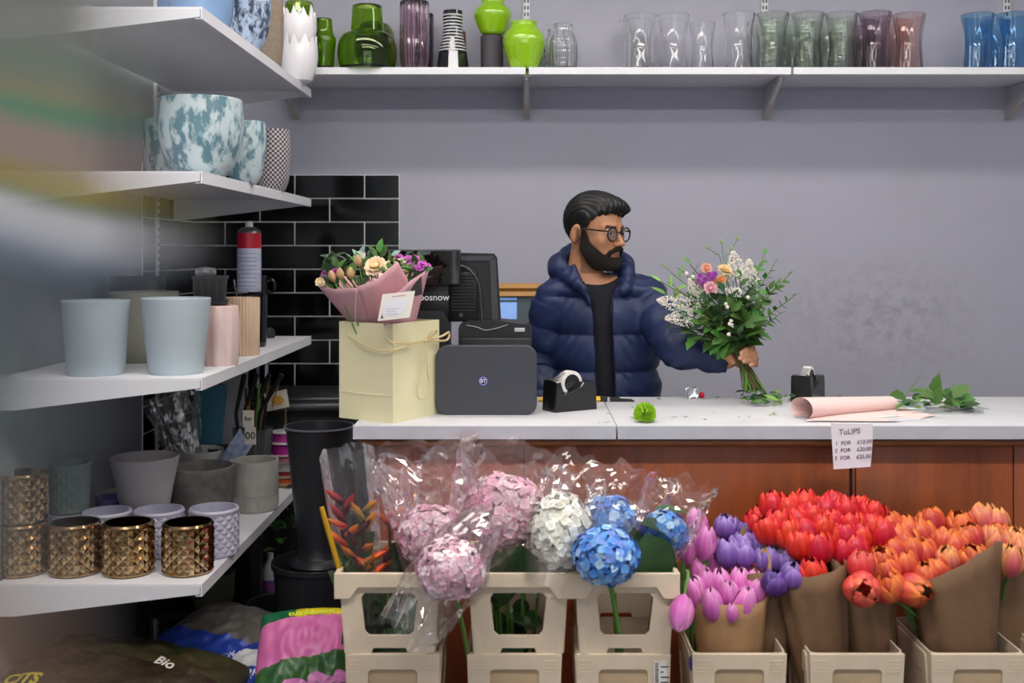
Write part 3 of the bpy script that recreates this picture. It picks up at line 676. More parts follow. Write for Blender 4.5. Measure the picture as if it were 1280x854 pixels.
v, f = text_geo('BT', 6.2 * k, bold=.00015); part('lettering', MB().add(v, f, mx=Matrix.Translation((ec[0], -.0016, ec[1])) @ FRONT), mat('print_white', 'e8e8ee', rough=.5), em, smooth=False)

# receipt printer behind the router
dP = 3.36; k = dP / F
prn = thing('receipt_printer', 'black receipt printer with wavy lid behind the router', 'printer', (PX(619, dP), dP, CT)); bl2 = mat('printer_black', '1d1e21', rough=.38)
part('case', MB().box((-46 * k, 0, 0), (46 * k, .17, PZ(422, dP) - CT), b=.008), bl2, prn)
zt = PZ(402, dP) - CT; z0 = PZ(424, dP) - CT
lid = part('lid', MB().prism([(-46 * k, z0 - .01), (46 * k, z0 - .01), (46 * k, zt - 8 * k), (40 * k, zt - 4 * k), (10 * k, zt), (-34 * k, zt), (-44 * k, zt - 4 * k), (-46 * k, zt - 9 * k)], .004, .16, 'y'), bl2, prn, smooth=False)
part('wave_strip', MB().tube(bez([(-36 * k, .002, zt - 5 * k), (-24 * k, .001, zt - 7 * k), (-12 * k, .001, zt - 11 * k), (4 * k, .001, zt - 8 * k), (16 * k, .001, zt - 4 * k)], 6), .0022, 6), mat('grey_trim', '76777c', rough=.3, metal=.4), lid)
part('button', MB().box((24 * k, 0, zt - 13 * k), (37 * k, .006, zt - 8 * k), b=.001), mat('silver_button', 'b9bbc0', rough=.3), lid)

# till: monitor seen from behind, customer display, stand with lettering
dT = 3.42; k = dT / F
till = thing('till', 'black point of sale till with customer display turned outward', 'till', (PX(560, dT), dT, CT)); X = lambda x: (x - 560) * k; Zt = lambda y: PZ(y, dT) - CT
tb = mat('till_black', '141416', rough=.33, spec=.5); tg = mat('till_grey', '3c3d42', rough=.4)
part('monitor', MB().prism([(X(578), Zt(403)), (X(626), Zt(405)), (X(621), Zt(322)), (X(617), Zt(317)), (X(520), Zt(315)), (X(520), Zt(403))], .03, .075, 'y'), tb, till, smooth=False)
part('monitor_bevel', MB().prism([(X(615), Zt(405)), (X(623), Zt(405)), (X(619), Zt(322)), (X(612), Zt(326))], .022, .03, 'y').prism([(X(570), Zt(320)), (X(618), Zt(320)), (X(612), Zt(326)), (X(570), Zt(326))], .022, .03, 'y'), tg, till, smooth=False)
part('rear_arch', MB().tube(bez([(X(560), .018, Zt(332)), (X(580), .018, Zt(334)), (X(592), .018, Zt(344)), (X(599), .018, Zt(362)), (X(602), .018, Zt(402))], 6), .009, 10, flat=.6), tg, till)
vents = part('vent_panel', MB().box((X(560), .012, Zt(402)), (X(596), .03, Zt(340)), b=.003), mat('vent_black', '0c0c0d', rough=.5), till)
for i in range(12): part('vent_slat', MB().box((X(564), .008, Zt(389 - i * 4.0)), (X(593), .013, Zt(387.4 - i * 4.0))), tb, vents, smooth=False)
part('lock_button', MB().lathe([(2.6 * k, 0), (2.6 * k, .003)], 16, cap1=True, mx=Matrix.Translation((X(576), .012, Zt(394))) @ FRONT), tg, vents)
part('customer_display', MB().box((X(478), -.06, Zt(356)), (X(577), -.04, Zt(312)), b=.003), tb, till)
part('display_glass', MB().box((X(480), -.0612, Zt(354)), (X(575), -.0598, Zt(314))), mat('display_glass', '0b0a0b', rough=.04, spec=.8), till, smooth=False)
st = part('stand', MB().box((X(520), -.03, Zt(395)), (X(562), .02, Zt(350)), b=.004), tb, till)
v, f = text_geo('posnow', 11.5 * k, bold=.0002); part('lettering', MB().add(v, f, mx=Matrix.Translation((X(544), -.0305, Zt(371.5))) @ FRONT), mat('print_white', 'e8e8ee', rough=.5), st, smooth=False, label='white posnow lettering')
part('foot', MB().prism([(X(512), 0), (X(561), 0), (X(561), Zt(398)), (X(555), Zt(388)), (X(520), Zt(388)), (X(512), Zt(398))], -.05, .12, 'y'), mat('till_dark_grey', '232326', rough=.4), till, smooth=False)

# tape dispensers
def tape(label, base, rz, sc, tapecol):
    t = thing('tape_dispenser', label, 'tape dispenser', base, rz, 'tape dispensers'); t.scale = (sc, sc, sc)
    bk = mat('gloss_black_plastic', '141517', rough=.22, coat=.3)
    prof = [(-.075, 0), (.075, 0), (.07, .074), (.064, .082), (.028, .082), (.012, .066), (-.038, .048), (-.05, .052), (-.058, .09), (-.07, .088)]
    rings = []
    for y, q in ((-.036, .96), (-.031, 1), (.031, 1), (.036, .96)): rings.append([(x * q, y, z * (q if z > .01 else 1)) for x, z in prof])
    part('body', loft(MB(), [[(p[0], p[1], p[2]) for p in r] for r in rings]), bk, t, smooth=False)
    rr = MB().lathe([(.026, -.0125), (.036, -.0125), (.036, .0125), (.026, .0125), (.026, -.0125)], 32, cap0=False, mx=Matrix.Translation((.0, 0, .078)) @ FRONT)
    part('tape_roll', rr, mat('tape_white', tapecol, rough=.35), t)
    part('tape_hub', MB().lathe([(.012, -.014), (.0258, -.014), (.0258, .014), (.012, .014)], 28, cap1=True, mx=Matrix.Translation((.0, 0, .078)) @ FRONT), bk, t)
    part('cutter', MB().box((-.068, -.016, .072), (-.046, .016, .092), b=.002), mat('cutter_metal', 'b5a79d', rough=.25, metal=.9), t)
    part('tape_strip', MB().add([(-.05, -.012, .09), (-.05, .012, .09), (-.02, .012, .11), (-.02, -.012, .11)], [(0, 1, 2, 3)]), film('tape_film', 'e8e8e4', .3), t, smooth=False)
tape('glossy black desk tape dispenser beside the router', on_counter(712, 512), R(32), 1.0, 'e9e6e2')
tape('glossy black desk tape dispenser beside the pink wrapping paper', on_counter(1010, 500), R(58), .92, 'e6e4d0')

# green pompon chrysanthemum lying on the worktop
c = on_counter(806, 528); pm = MB(); rr_ = random.Random(3); rad = 14.2 * c.y / F
pm.ball((0, 0, rad * .75), rad * .7, 12, 8)
for i in range(420):
    z = rr_.uniform(-.75, 1); a_ = rr_.uniform(0, 2 * math.pi); s_ = math.sqrt(1 - z * z); n_ = Vector((s_ * math.cos(a_), s_ * math.sin(a_), z * .8)).normalized()
    m_ = frame(Vector((0, 0, rad * .75)) + n_ * rad * .66, n_ + Vector((0, 0, .3)))
    L_ = rad * .4; wd = rad * .1
    pm.add([(-wd, 0, 0), (wd, 0, 0), (wd * 1.1, wd * .8, L_ * .6), (0, wd * .2, L_), (-wd * 1.1, wd * .8, L_ * .6)], [(0, 1, 2, 3, 4)], mx=m_)
pm.v = [Vector((p.x, p.y, max(p.z, 0))) for p in pm.v]
o = part('chrysanthemum', pm, mat('lime_petal', 'a9d836', rough=.5, sss=.1, var=.2, vscale=60), smooth=False); o.location = c; tag(o, 'lime green pompon chrysanthemum head lying on the worktop', 'flower')

# yellow handled pliers
t = thing('pliers', 'yellow and black handled wire cutters lying behind the tape dispenser', 'pliers', on_counter(750, 502))
yel = mat('yellow_grip', 'd8b41a', rough=.45); blm = mat('tool_black', '1f1f22', rough=.4)
part('handle', MB().tube(bez([(-.19, -.01, .008), (-.1, -.012, .008), (.02, -.006, .008)], 5), .007, 8), yel, t); part('handle', MB().tube(bez([(-.17, .03, .008), (-.08, .028, .008), (.02, .006, .008)], 5), .007, 8), yel, t)
part('grip_band', MB().box((.0, -.014, .002), (.022, .0, .0165), b=.002), blm, t); part('jaw', MB().box((.03, -.012, .001), (.062, .012, .013), b=.003).prism([(.06, .0), (.062, .009), (.105, .004), (.105, .0)], -.01, -.001, 'y').prism([(.06, .0), (.062, .009), (.1, .006), (.1, .002)], .003, .01, 'y'), blm, t)
o = part('cherry_tomato', MB().ball((0, 0, .009), .0095, 14, 10), mat('red_berry', 'd01a28', rough=.2)); o.location = on_counter(877, 497.5); tag(o, 'small round red berry at the back edge of the worktop', 'berry'); o.name = 'berry'
o = part('spoon_scoop', MB().grid(lambda u, v: ((u - .5) * .05 * math.sin(math.pi * min(max(v, .08), .97)), .006 * math.sin(math.pi * u) + .0, v * .045), 8, 8), mat('polished_steel', 'c8cacd', rough=.2, metal=.9)); o.location = (PX(861, 3.5), 3.5, CT + .001); o.rotation_euler = (R(-20), R(35), 0); tag(o, 'shiny rounded metal blade standing by the red berry', 'blade')
so = o.modifiers.new('thickness', 'SOLIDIFY'); so.thickness = .0015

# pink wrapping paper, loosely rolled over
pinkp = mat('pink_tissue_paper', 'eccfca', rough=.75); mintp = mat('mint_paper_side', 'dfe9e4', rough=.75)
pp = thing('wrapping_paper', 'loosely rolled sheet of pale pink wrapping paper', 'paper', on_counter(1075, 524)); o0 = Vector(pp.location)
A, B = on_counter(1000, 524) - o0, on_counter(1112, 512) - o0           # near and far ends of the roll axis
def rollfn(r0):
    def fn(u, v):
        ax = A.lerp(B, u); side = Vector((B.y - A.y, -(B.x - A.x), 0)).normalized()      # across the roll, towards the front
        taper = 1 - .35 * u
        if v < .7:
            a_ = -math.pi * .45 + (v / .7) * math.pi * 1.75; r = .034 * taper * (1 + .12 * math.cos(a_))
            return ax - side * math.cos(a_) * -r * 1.25 + Vector((0, 0, .030 * taper + math.sin(a_) * r * .88 + r0))
        w = (v - .7) / .3; e = math.pi * 1.3; r = .034 * taper * (1 + .12 * math.cos(e))
        p0 = ax - side * math.cos(e) * -r * 1.25 + Vector((0, 0, .030 * taper + math.sin(e) * r * .88 + r0))
        q = ax + side * (-.03) + Vector((.06 * w, 0, 0)) + Vector((0, 0, .002 + r0))
        return p0.lerp(q, w)
    return fn
part('rolled_sheet', MB().grid(rollfn(0), 10, 40), pinkp, pp, angle=None)
p_ = [on_counter(1003, 528) - o0, on_counter(1118, 528.5) - o0, on_counter(1170, 521) - o0, on_counter(1112, 508) - o0]
sh = MB().grid(lambda u, v: p_[0].lerp(p_[1], u).lerp(p_[3].lerp(p_[2], u), v) + Vector((0, 0, .004 + .006 * math.sin(3 * u + 2) * math.sin(3.1 * v + .3) ** 2)), 12, 8)
part('flat_sheet', sh, pinkp, pp, angle=None)
p2 = [on_counter(1100, 523) - o0, on_counter(1152, 519) - o0, on_counter(1160, 510) - o0, on_counter(1110, 507) - o0]
part('under_sheet', MB().grid(lambda u, v: p2[0].lerp(p2[1], u).lerp(p2[3].lerp(p2[2], u), v) + Vector((0, 0, .002)), 4, 4), mintp, pp)
o = part('plastic_sheet', MB().grid(lambda u, v: on_counter(1120 + 110 * u, 519 - 9 * v) - on_counter(1175, 515) + Vector((0, 0, .003 + .004 * noise.noise((u * 4, v * 4, 2)))), 16, 8), film('clear_film_flat', 'f4f8fa', .12, rim=.5), smooth=False); o.location = on_counter(1175, 515); tag(o, 'clear plastic film lying flat under the cut leaves', 'film')

# framed screen leaning on the back shelf ledge behind the florist
dd = 4.55; k = dd / F
t = thing('framed_mirror', 'gilt wooden frame and blue lit screen behind the florist', 'frame', (PX(655, dd), dd, 0)); X = lambda x: (x - 655) * k
giltm = mat('gilt_wood', 'c08a3e', rough=.4, var=.3, vscale=6, stretch=(.3, 1, 1))
part('frame_rail', MB().prism([(0, PZ(372, dd)), (-.02, PZ(370, dd)), (-.014, PZ(364, dd)), (-.026, PZ(360, dd)), (-.02, PZ(355, dd)), (0, PZ(354, dd))], X(615), X(700), 'x'), giltm, t, smooth=False)
part('backing', MB().box((X(618), -.004, 0), (X(697), .03, PZ(371, dd))), mat('frame_backing', '5d6a70', rough=.5), t, smooth=False)
part('upper_pane', MB().box((X(619), -.006, PZ(375, dd)), (X(646), -.004, PZ(372.5, dd))), mat('pane_blue_bright', '7fa8e8', rough=.3, emit=.35), t, smooth=False)
part('screen', MB().box((X(619), -.008, PZ(399, dd)), (X(646), -.004, PZ(378, dd))), mat('screen_blue', '8fb0e6', rough=.3, emit=.45, var=.35, vscale=14, col2='6f97dd'), t, smooth=False)
# ------------------------------------------------------------------ implicit surfaces (smooth bodies)
def surface_nets(V, lo, h):
    s = V < 0; sh = tuple(n - 1 for n in V.shape)
    c = np.zeros(sh, np.uint8)
    offs = [(i, j, k) for i in (0, 1) for j in (0, 1) for k in (0, 1)]
    for i, j, k in offs: c += s[i:i + sh[0], j:j + sh[1], k:k + sh[2]]
    mixed = (c > 0) & (c < 8); co = np.argwhere(mixed); idx = np.full(sh, -1, np.int64); idx[mixed] = np.arange(len(co))
    acc = np.zeros((len(co), 3)); cnt = np.zeros((len(co), 1))
    edges = [(a, b) for a in offs for b in offs if sum(abs(a[q] - b[q]) for q in range(3)) == 1 and a < b]
    for a, b in edges:
        va = V[co[:, 0] + a[0], co[:, 1] + a[1], co[:, 2] + a[2]]; vb = V[co[:, 0] + b[0], co[:, 1] + b[1], co[:, 2] + b[2]]
        x = (va < 0) != (vb < 0); t = np.where(x, va / np.where(x, va - vb, 1), 0)[:, None]
        acc += np.where(x[:, None], np.array(a) + t * (np.array(b) - np.array(a)), 0); cnt += x[:, None]
    verts = lo + h * (co + acc / cnt); faces = []
    for ax in range(3):
        o1, o2 = [q for q in range(3) if q != ax]
        sl0 = [slice(None)] * 3; sl1 = [slice(None)] * 3
        sl0[ax] = slice(0, -1); sl1[ax] = slice(1, None)
        d = s[tuple(sl0)] != s[tuple(sl1)]; e = np.argwhere(d)
        e = e[(e[:, o1] > 0) & (e[:, o2] > 0) & (e[:, o1] < sh[o1]) & (e[:, o2] < sh[o2])]
        if not len(e): continue
        def g(u, w):
            q = e.copy(); q[:, o1] += u; q[:, o2] += w; return idx[q[:, 0], q[:, 1], q[:, 2]]
        quad = np.stack([g(-1, -1), g(0, -1), g(0, 0), g(-1, 0)], 1)
        fl_ = s[e[:, 0], e[:, 1], e[:, 2]]
        if ax == 1: fl_ = ~fl_
        quad[~fl_] = quad[~fl_][:, ::-1]
        faces.append(quad)
    return verts, np.concatenate(faces)
def sdf_mesh(name, fn, lo, hi, h, mats, colfn=None, B=12):
    lo = np.array(lo, float); n = np.ceil((np.array(hi) - lo) / h).astype(int); n = ((n + B - 1) // B) * B
    nb = n // B; V = np.full(tuple(n), 1.0, np.float32)
    bi = np.stack(np.meshgrid(*[np.arange(q) for q in nb], indexing='ij'), -1).reshape(-1, 3)
    ctr = lo + (bi * B + (B - 1) / 2) * h; d = fn(ctr)
    loc = np.stack(np.meshgrid(*[np.arange(B)] * 3, indexing='ij'), -1).reshape(-1, 3)
    lim = B * h * .9 * 1.5 + .012
    for i in range(len(bi)):
        x, y, z = bi[i] * B
        if d[i] < -lim: V[x:x + B, y:y + B, z:z + B] = -1
    act = np.where(np.abs(d) <= lim)[0]
    for c0 in range(0, len(act), 160):
        sub = act[c0:c0 + 160]; pts = (lo + (bi[sub][:, None, :] * B + loc[None]) * h).reshape(-1, 3)
        val = fn(pts).reshape(len(sub), B, B, B)
        for q, i in enumerate(sub):
            x, y, z = bi[i] * B; V[x:x + B, y:y + B, z:z + B] = val[q]
    v, f = surface_nets(V, lo, h)
    me = bpy.data.meshes.new(name); me.vertices.add(len(v)); me.vertices.foreach_set('co', v.astype(np.float32).ravel())
    me.loops.add(len(f) * 4); me.loops.foreach_set('vertex_index', f.astype(np.int32).ravel())
    me.polygons.add(len(f)); me.polygons.foreach_set('loop_start', np.arange(0, len(f) * 4, 4, dtype=np.int32)); me.polygons.foreach_set('loop_total', np.full(len(f), 4, np.int32))
    me.polygons.foreach_set('use_smooth', np.ones(len(f), bool)); me.update(calc_edges=True); me.validate()
    for m in mats: me.materials.append(m)
    if colfn:
        a = me.color_attributes.new('Col', 'FLOAT_COLOR', 'POINT'); cc = np.ones((len(v), 4), np.float32); cc[:, :3] = colfn(v); a.data.foreach_set('color', cc.ravel())
    return me
def smin(a, b, k): h = np.clip(.5 + .5 * (b - a) / k, 0, 1); return b * (1 - h) + a * h - k * h * (1 - h)
def smax(a, b, k): return -smin(-a, -b, k)
def s_ell(p, c, r):
    q = (p - np.array(c)) / np.array(r); k0 = np.linalg.norm(q, axis=1); k1 = np.linalg.norm(q / np.array(r), axis=1)
    return k0 * (k0 - 1) / np.maximum(k1, 1e-9)
def s_cap(p, a, b, ra, rb=None):
    rb = ra if rb is None else rb; a = np.array(a, float); b = np.array(b, float); ab = b - a
    t = np.clip(((p - a) @ ab) / max(ab @ ab, 1e-12), 0, 1); return np.linalg.norm(p - a - t[:, None] * ab, axis=1) - (ra + (rb - ra) * t)
def s_chain(p, pts, rs, k=.006):
    d = None
    for i in range(len(pts) - 1):
        e = s_cap(p, pts[i], pts[i + 1], rs[i], rs[i + 1]); d = e if d is None else smin(d, e, k)
    return d

# ------------------------------------------------------------------ the florist
DM = 3.75
HC = np.array(P(745, 289, DM)); yaw = R(47); fw = np.array([math.sin(yaw), -math.cos(yaw), 0]); rt = np.cross(fw, [0, 0, 1.]); upv = np.array([0, 0, 1.])
pit = R(-5); fw2 = fw * math.cos(pit) + upv * math.sin(pit); up2 = upv * math.cos(pit) - fw * math.sin(pit); fw, upv = fw2, up2
ROT = np.stack([fw, rt, upv])                                  # world -> (forward, right, up)
def HL(p): return (p - HC) @ ROT.T
def HW(f, r, u): return HC + fw * f + rt * r + upv * u
def mir(q): m_ = q.copy(); m_[:, 1] = np.abs(m_[:, 1]); return m_
def head_base(q):
    m_ = mir(q)
    d = s_ell(q, (-.012, 0, .032), (.1, .077, .089))
    d = smin(d, s_ell(q, (.028, 0, -.045), (.067, .060, .078)), .03)
    d = smin(d, s_cap(m_, (.0, .052, -.055), (.068, .016, -.098), .018, .018), .03)
    d = smin(d, s_ell(q, (.074, 0, -.1), (.02, .022, .018)), .02)
    d = smin(d, s_cap(m_, (.085, .012, .02), (.07, .045, .018), .010, .010), .014)      # brow
    d = smin(d, s_ell(m_, (.062, .042, -.027), (.022, .02, .02)), .02)                   # cheekbone
    d = smax(d, -s_ell(m_, (.098, .032, -.001), (.02, .019, .012)), .012)                # eye socket
    return d
def face(q):
    m_ = mir(q); d = head_base(q)
    d = smin(d, s_cap(q, (.09, 0, .006), (.110, 0, -.03), .0075, .0095), .012)           # nose
    d = smin(d, s_ell(q, (.113, 0, -.034), (.0115, .0115, .0095)), .006)
    d = smin(d, s_ell(m_, (.1, .0125, -.038), (.010, .007, .007)), .006)
    d = smin(d, s_ell(m_, (.085, .032, .0075), (.012, .017, .0048)), .004)                # upper lid
    d = smin(d, s_ell(m_, (.083, .032, -.0105), (.011, .016, .0045)), .005)
    d = smin(d, s_cap(m_, (.0985, .004, -.0625), (.088, .019, -.0645), .0052, .003), .005)   # lips
    d = smin(d, s_cap(m_, (.0965, .0, -.0705), (.087, .016, -.067), .0062, .003), .005)
    e = s_ell(m_ @ np.array([[.96, 0, .26], [0, 1, 0], [-.26, 0, .96]]), (-.014, .084, -.014), (.021, .011, .033))
    e = smax(e, -s_ell(m_, (-.007, .0975, -.008), (.012, .012, .020)), .003); e = smin(e, s_ell(m_, (.001, .086, -.014), (.005, .005, .007)), .004)
    d = smin(d, e, .007)
    d = smin(d, s_cap(q, (-.028, 0, -.055), (-.045, 0, -.19), .056, .06), .03)           # neck
    return d
def w(x, y, d): return np.array(P(x, y, d))
# left hand (holding the stems)
HS = 3.5
def hand_l(p):
    d = s_cap(p, w(905, 449, 3.53), w(922, 447, 3.545), .026, .024)
    d = smin(d, s_cap(p, w(922, 440, 3.55), w(927, 454, 3.55), .020, .018), .015)
    for i, (kx, ky, bx, by, tx, ty) in enumerate(((931, 438, 939, 434.5, 926.5, 441), (933, 444, 941.5, 442, 925, 447.5), (934, 449.5, 943.5, 448.5, 930, 452), (934, 455, 943.5, 455.5, 938.5, 456.5))):
        rr = (.0095, .0098, .0094, .0084)[i]
        d = smin(d, s_chain(p, [w(kx, ky, 3.55), w(bx + 1, by, 3.527), w(bx, by, 3.487), w((bx + tx) / 2, (by + ty) / 2, 3.462), w(tx, ty, 3.462)], [rr * 1.15, rr * 1.05, rr, rr * .92, rr * .8], .004), .005)
    d = smin(d, s_chain(p, [w(907, 447, 3.52), w(907, 443, 3.492), w(910.5, 447, 3.475), w(915.5, 453, 3.468)], [.017, .0135, .0115, .0092], .006), .01)
    return d
# right hand (out of sight below the worktop)
def hand_r(p):
    c = w(684, 565, 3.72); d = s_ell(p, c, (.035, .02, .048))
    for i in range(4):
        b_ = c + np.array([-.025 + i * .017, 0, -.035]); L_ = (.055, .065, .06, .045)[i]
        d = smin(d, s_chain(p, [b_, b_ + [0, -.006, -L_ * .5], b_ + [0, -.018, -L_]], [.0098, .0092, .0078]), .005)
    d = smin(d, s_chain(p, [c + [.025, 0, .01], c + [.045, -.012, -.02], c + [.05, -.02, -.05]], [.014, .011, .009]), .008)
    return d
SHR = [w(690, 376, 3.79), w(674, 456, 3.84), w(682, 540, 3.74)]; SHL = [w(810, 380, 3.77), w(846, 435, 3.57), w(909, 451, 3.53)]
tc = np.array([PX(757, 3.78), 3.8])
def column(p, zs, As, Bs, c=tc):
    a = np.interp(p[:, 2], zs, As); b = np.interp(p[:, 2], zs, Bs); x = p[:, 0] - c[0]; y = p[:, 1] - c[1]
    k = np.sqrt((x / a) ** 2 + (y / b) ** 2); return (k - 1) * np.minimum(a, b)
def body(p):
    d = face(HL(p))
    t_ = smax(column(p, [.8, .95, 1.1, 1.25, 1.36, 1.42], [.15, .145, .145, .155, .15, .08], [.1, .095, .095, .1, .09, .06]), np.maximum(p[:, 2] - 1.405, .82 - p[:, 2]), .03)
    d = smin(d, t_, .03)
    d = smin(d, s_chain(p, SHR, [.045, .036, .026]), .02); d = smin(d, s_chain(p, SHL, [.045, .036, .026]), .02)
    d = smin(d, hand_l(p), .01); d = smin(d, hand_r(p), .01)
    for s_ in (-1, 1):
        x0 = tc[0] + s_ * .085
        d = smin(d, s_chain(p, [[x0, 3.8, .88], [x0 + s_ * .01, 3.79, .48], [x0 + s_ * .015, 3.82, .09]], [.075, .05, .035]), .03)
        d = smin(d, s_cap(p, [x0 + s_ * .015, 3.83, .06], [x0 + s_ * .03, 3.66, .045], .035, .028), .03)
    return d
skin_l = np.array(lin('b5815f')[:3]); lip_l = np.array(lin('a8675a')[:3]); shade_l = np.array(lin('9a6a4e')[:3])
def skin_col(v):
    q = HL(v); c = np.tile(skin_l, (len(v), 1))
    m_ = (np.abs(q[:, 1]) < .02) & (q[:, 2] < -.0585) & (q[:, 2] > -.075) & (q[:, 0] > .085); c[m_] = lip_l
    br = (q[:, 2] > .013) & (q[:, 2] < .024) & (q[:, 0] > .05) & (np.abs(q[:, 1]) > .012) & (np.abs(q[:, 1]) < .05); c[br] = np.array(lin('2a1c16')[:3])
    top = np.interp(q[:, 0], [-.02, .0, .014, .03, .055, .075, .09, .13], [-.04, .0, .0, -.038, -.058, -.078, -.083, -.083]); st_ = np.clip((top + .016 - q[:, 2]) / .016, 0, 1) * (q[:, 0] > -.012) * (q[:, 2] > -.14)
    c = c * (1 - .6 * st_[:, None]) + np.array(lin('3a2a22')[:3]) * .6 * st_[:, None]; c[m_] = lip_l
    con = np.exp(-(((q[:, 0] + .006) / .010) ** 2 + ((q[:, 2] + .010) / .016) ** 2) ** 2) * (np.abs(q[:, 1]) > .078); c = c * (1 - .55 * con[:, None])  # shade of the ear hollow painted into the skin colour
    nl_ = np.zeros(len(v), bool)
    for x_, y_ in ((926, 441), (924.5, 447.5), (929.5, 452), (938, 456.5)):
        nl_ |= np.linalg.norm(v - w(x_, y_, 3.455), axis=1) < .0068
    c[nl_] = np.array(lin('d8a890')[:3])
    return c
skin = mat('skin', 'b5815f', rough=.5, sss=.12, attr=True, bump=.05, bscale=300)
me = sdf_mesh('person', body, (-.02, 3.42, 0), (.86, 4.0, 1.72), .0042, [skin], skin_col)
man = part('person', me, skin, angle=None); tag(man, 'bearded florist in glasses and navy padded jacket holding a bouquet', 'person')
# clothing
navy = mat('navy_puffer_nylon', '222d54', rough=.45, spec=.4, bump=.16, bscale=34, var=.2, vscale=9); navy_in = mat('navy_lining', '161c33', rough=.6, bump=.2, bscale=40)
blackk = mat('navy_black_sweater', '12141f', rough=.85, bump=.15, bscale=300)
def sweater(p):
    d = smax(column(p, [.85, 1.0, 1.1, 1.25, 1.36, 1.43], [.158, .155, .155, .165, .15, .085], [.112, .108, .108, .115, .1, .07]), np.maximum(p[:, 2] - 1.40, .85 - p[:, 2]), .035)
    q = p - np.array([PX(747, 3.75), 3.745, 1.415]); neckhole = np.sqrt((q[:, 0] / .066) ** 2 + (q[:, 1] / .07) ** 2 + (q[:, 2] / .045) ** 2) - 1
    return smax(d, -neckhole * .05, .008)
part('sweater', sdf_mesh('sweater', sweater, (.02, 3.6, .83), (.52, 4.0, 1.46), .006, [blackk]), blackk, man, angle=None, label='dark crew neck sweater')
zsm = [PZ(y, 3.68) for y in (372, 420, 467, 514, 560)]
def puff(z, pitch=.1235, z0=zsm[0]): return np.abs(np.sin(np.pi * (z - z0) / pitch)) ** .5
def slot(p):
    z = p[:, 2]; d_ = 3.66
    zz = [PZ(y, d_) for y in (520, 470, 400, 372, 352, 335)]
    xl = np.interp(z, zz, [PX(x, d_) for x in (747, 746, 743, 739, 729, 722)]); xr = np.interp(z, zz, [PX(x, d_) for x in (769, 768, 764, 766, 773, 778)])
    return np.maximum(np.maximum(xl - p[:, 0], p[:, 0] - xr), p[:, 1] - 3.75)
def wrinkle(p): return .0022 * np.sin(p[:, 2] * 95 + 7 * np.sin(p[:, 0] * 21) + 5 * np.sin(p[:, 1] * 17)) * np.sin(p[:, 0] * 33 + p[:, 1] * 29)
def along(p, pts):
    best = np.full(len(p), 9.); s_ = np.zeros(len(p)); L0 = 0
    for a, b in zip(pts[:-1], pts[1:]):
        ab = b - a; L_ = np.linalg.norm(ab); t_ = np.clip(((p - a) @ ab) / (L_ * L_), 0, 1); dd_ = np.linalg.norm(p - a - t_[:, None] * ab, axis=1)
        m_ = dd_ < best; best[m_] = dd_[m_]; s_[m_] = L0 + t_[m_] * L_; L0 += L_
    return s_
def jacket(p):
    z = p[:, 2]
    t_ = smax(column(p, [.8, .95, 1.1, 1.25, 1.36, 1.42], [.172, .168, .165, .172, .165, .1], [.13, .126, .125, .128, .112, .08]), np.maximum(z - 1.405, .84 - z), .05)
    t_ = smin(t_, s_cap(p, w(702, 366, 3.8), w(806, 366, 3.8), .058), .04)
    t_ = t_ - .019 * puff(z) * np.clip((1.40 - z) / .05, 0, 1)
    a1 = s_chain(p, SHR, [.062, .059, .05], .02) - .009 * np.abs(np.sin(np.pi * along(p, SHR) / .085)) ** .5
    a2 = s_chain(p, SHL, [.062, .056, .036], .02) - .010 * np.abs(np.sin(np.pi * along(p, SHL) / .082)) ** .5
    d = smin(smin(t_, a1, .022), a2, .022) + wrinkle(p)
    hd = s_chain(p, [w(724, 356, 3.69), w(703, 337, 3.80), w(716, 322, 3.90), w(752, 318, 3.94), w(778, 330, 3.86), w(784, 340, 3.76), w(781, 362, 3.68)], [.024, .044, .046, .044, .035, .026, .02], .02)
    hd = smin(hd, s_cap(p, w(699, 334, 3.84), w(722, 326, 3.92), .042), .02)
    hd = smin(hd, s_chain(p, [w(716, 322, 3.82), w(721, 338, 3.73), w(731, 360, 3.675), w(739, 378, 3.665)], [.026, .022, .018, .012], .01), .01)
    d = smin(d, hd + wrinkle(p) * 1.5, .012)
    d = smax(d, -slot(p), .010)
    q = HL(p); neck = s_cap(p, HW(-.03, 0, -.04), HW(-.05, 0, -.2), .063, .062)
    d = smax(d, -neck, .012)
    # cuff opening
    ax = (SHL[2] - SHL[1]) / np.linalg.norm(SHL[2] - SHL[1])
    d = smax(d, (p - (SHL[2] + ax * .006)) @ ax, .004)
    return d
jk = part('jacket', sdf_mesh('jacket', jacket, (-.06, 3.4, .8), (.74, 4.04, 1.54), .0048, [navy]), navy, man, angle=None, label='navy quilted puffer jacket with hood')
zipm = mat('zip_dark', '0c0d12', rough=.35, metal=.3)
for xs in ((729, 739, 743, 746, 747), (773, 766, 764, 768, 769)):
    pts = []
    for x_, y_ in zip(xs, (352, 372, 400, 470, 500)):
        # find the jacket surface along y at this pixel column
        for dd_ in np.arange(3.55, 3.85, .004):
            if jacket(np.array([P(x_ + (-2.5 if xs[0] < 750 else 2.5), y_, dd_)]))[0] < 0: break
        pts.append(P(x_, y_, dd_ - .001))
    part('zip', MB().tube(bez(pts, 8), .0028, 8), zipm, jk)
def trousers(p):
    d = None
    for s_ in (-1, 1):
        x0 = tc[0] + s_ * .085
        e = s_chain(p, [[x0, 3.8, .9], [x0 + s_ * .01, 3.79, .48], [x0 + s_ * .015, 3.82, .08]], [.095, .072, .062]); d = e if d is None else smin(d, e, .03)
    return smax(d, .07 - p[:, 2], .01)
trm = mat('dark_trousers', '1c1d24', rough=.8); part('trousers', sdf_mesh('trousers', trousers, (.05, 3.66, .04), (.5, 3.94, 1.02), .012, [trm]), trm, man, angle=None)
shm = mat('dark_shoe', '18181a', rough=.5)
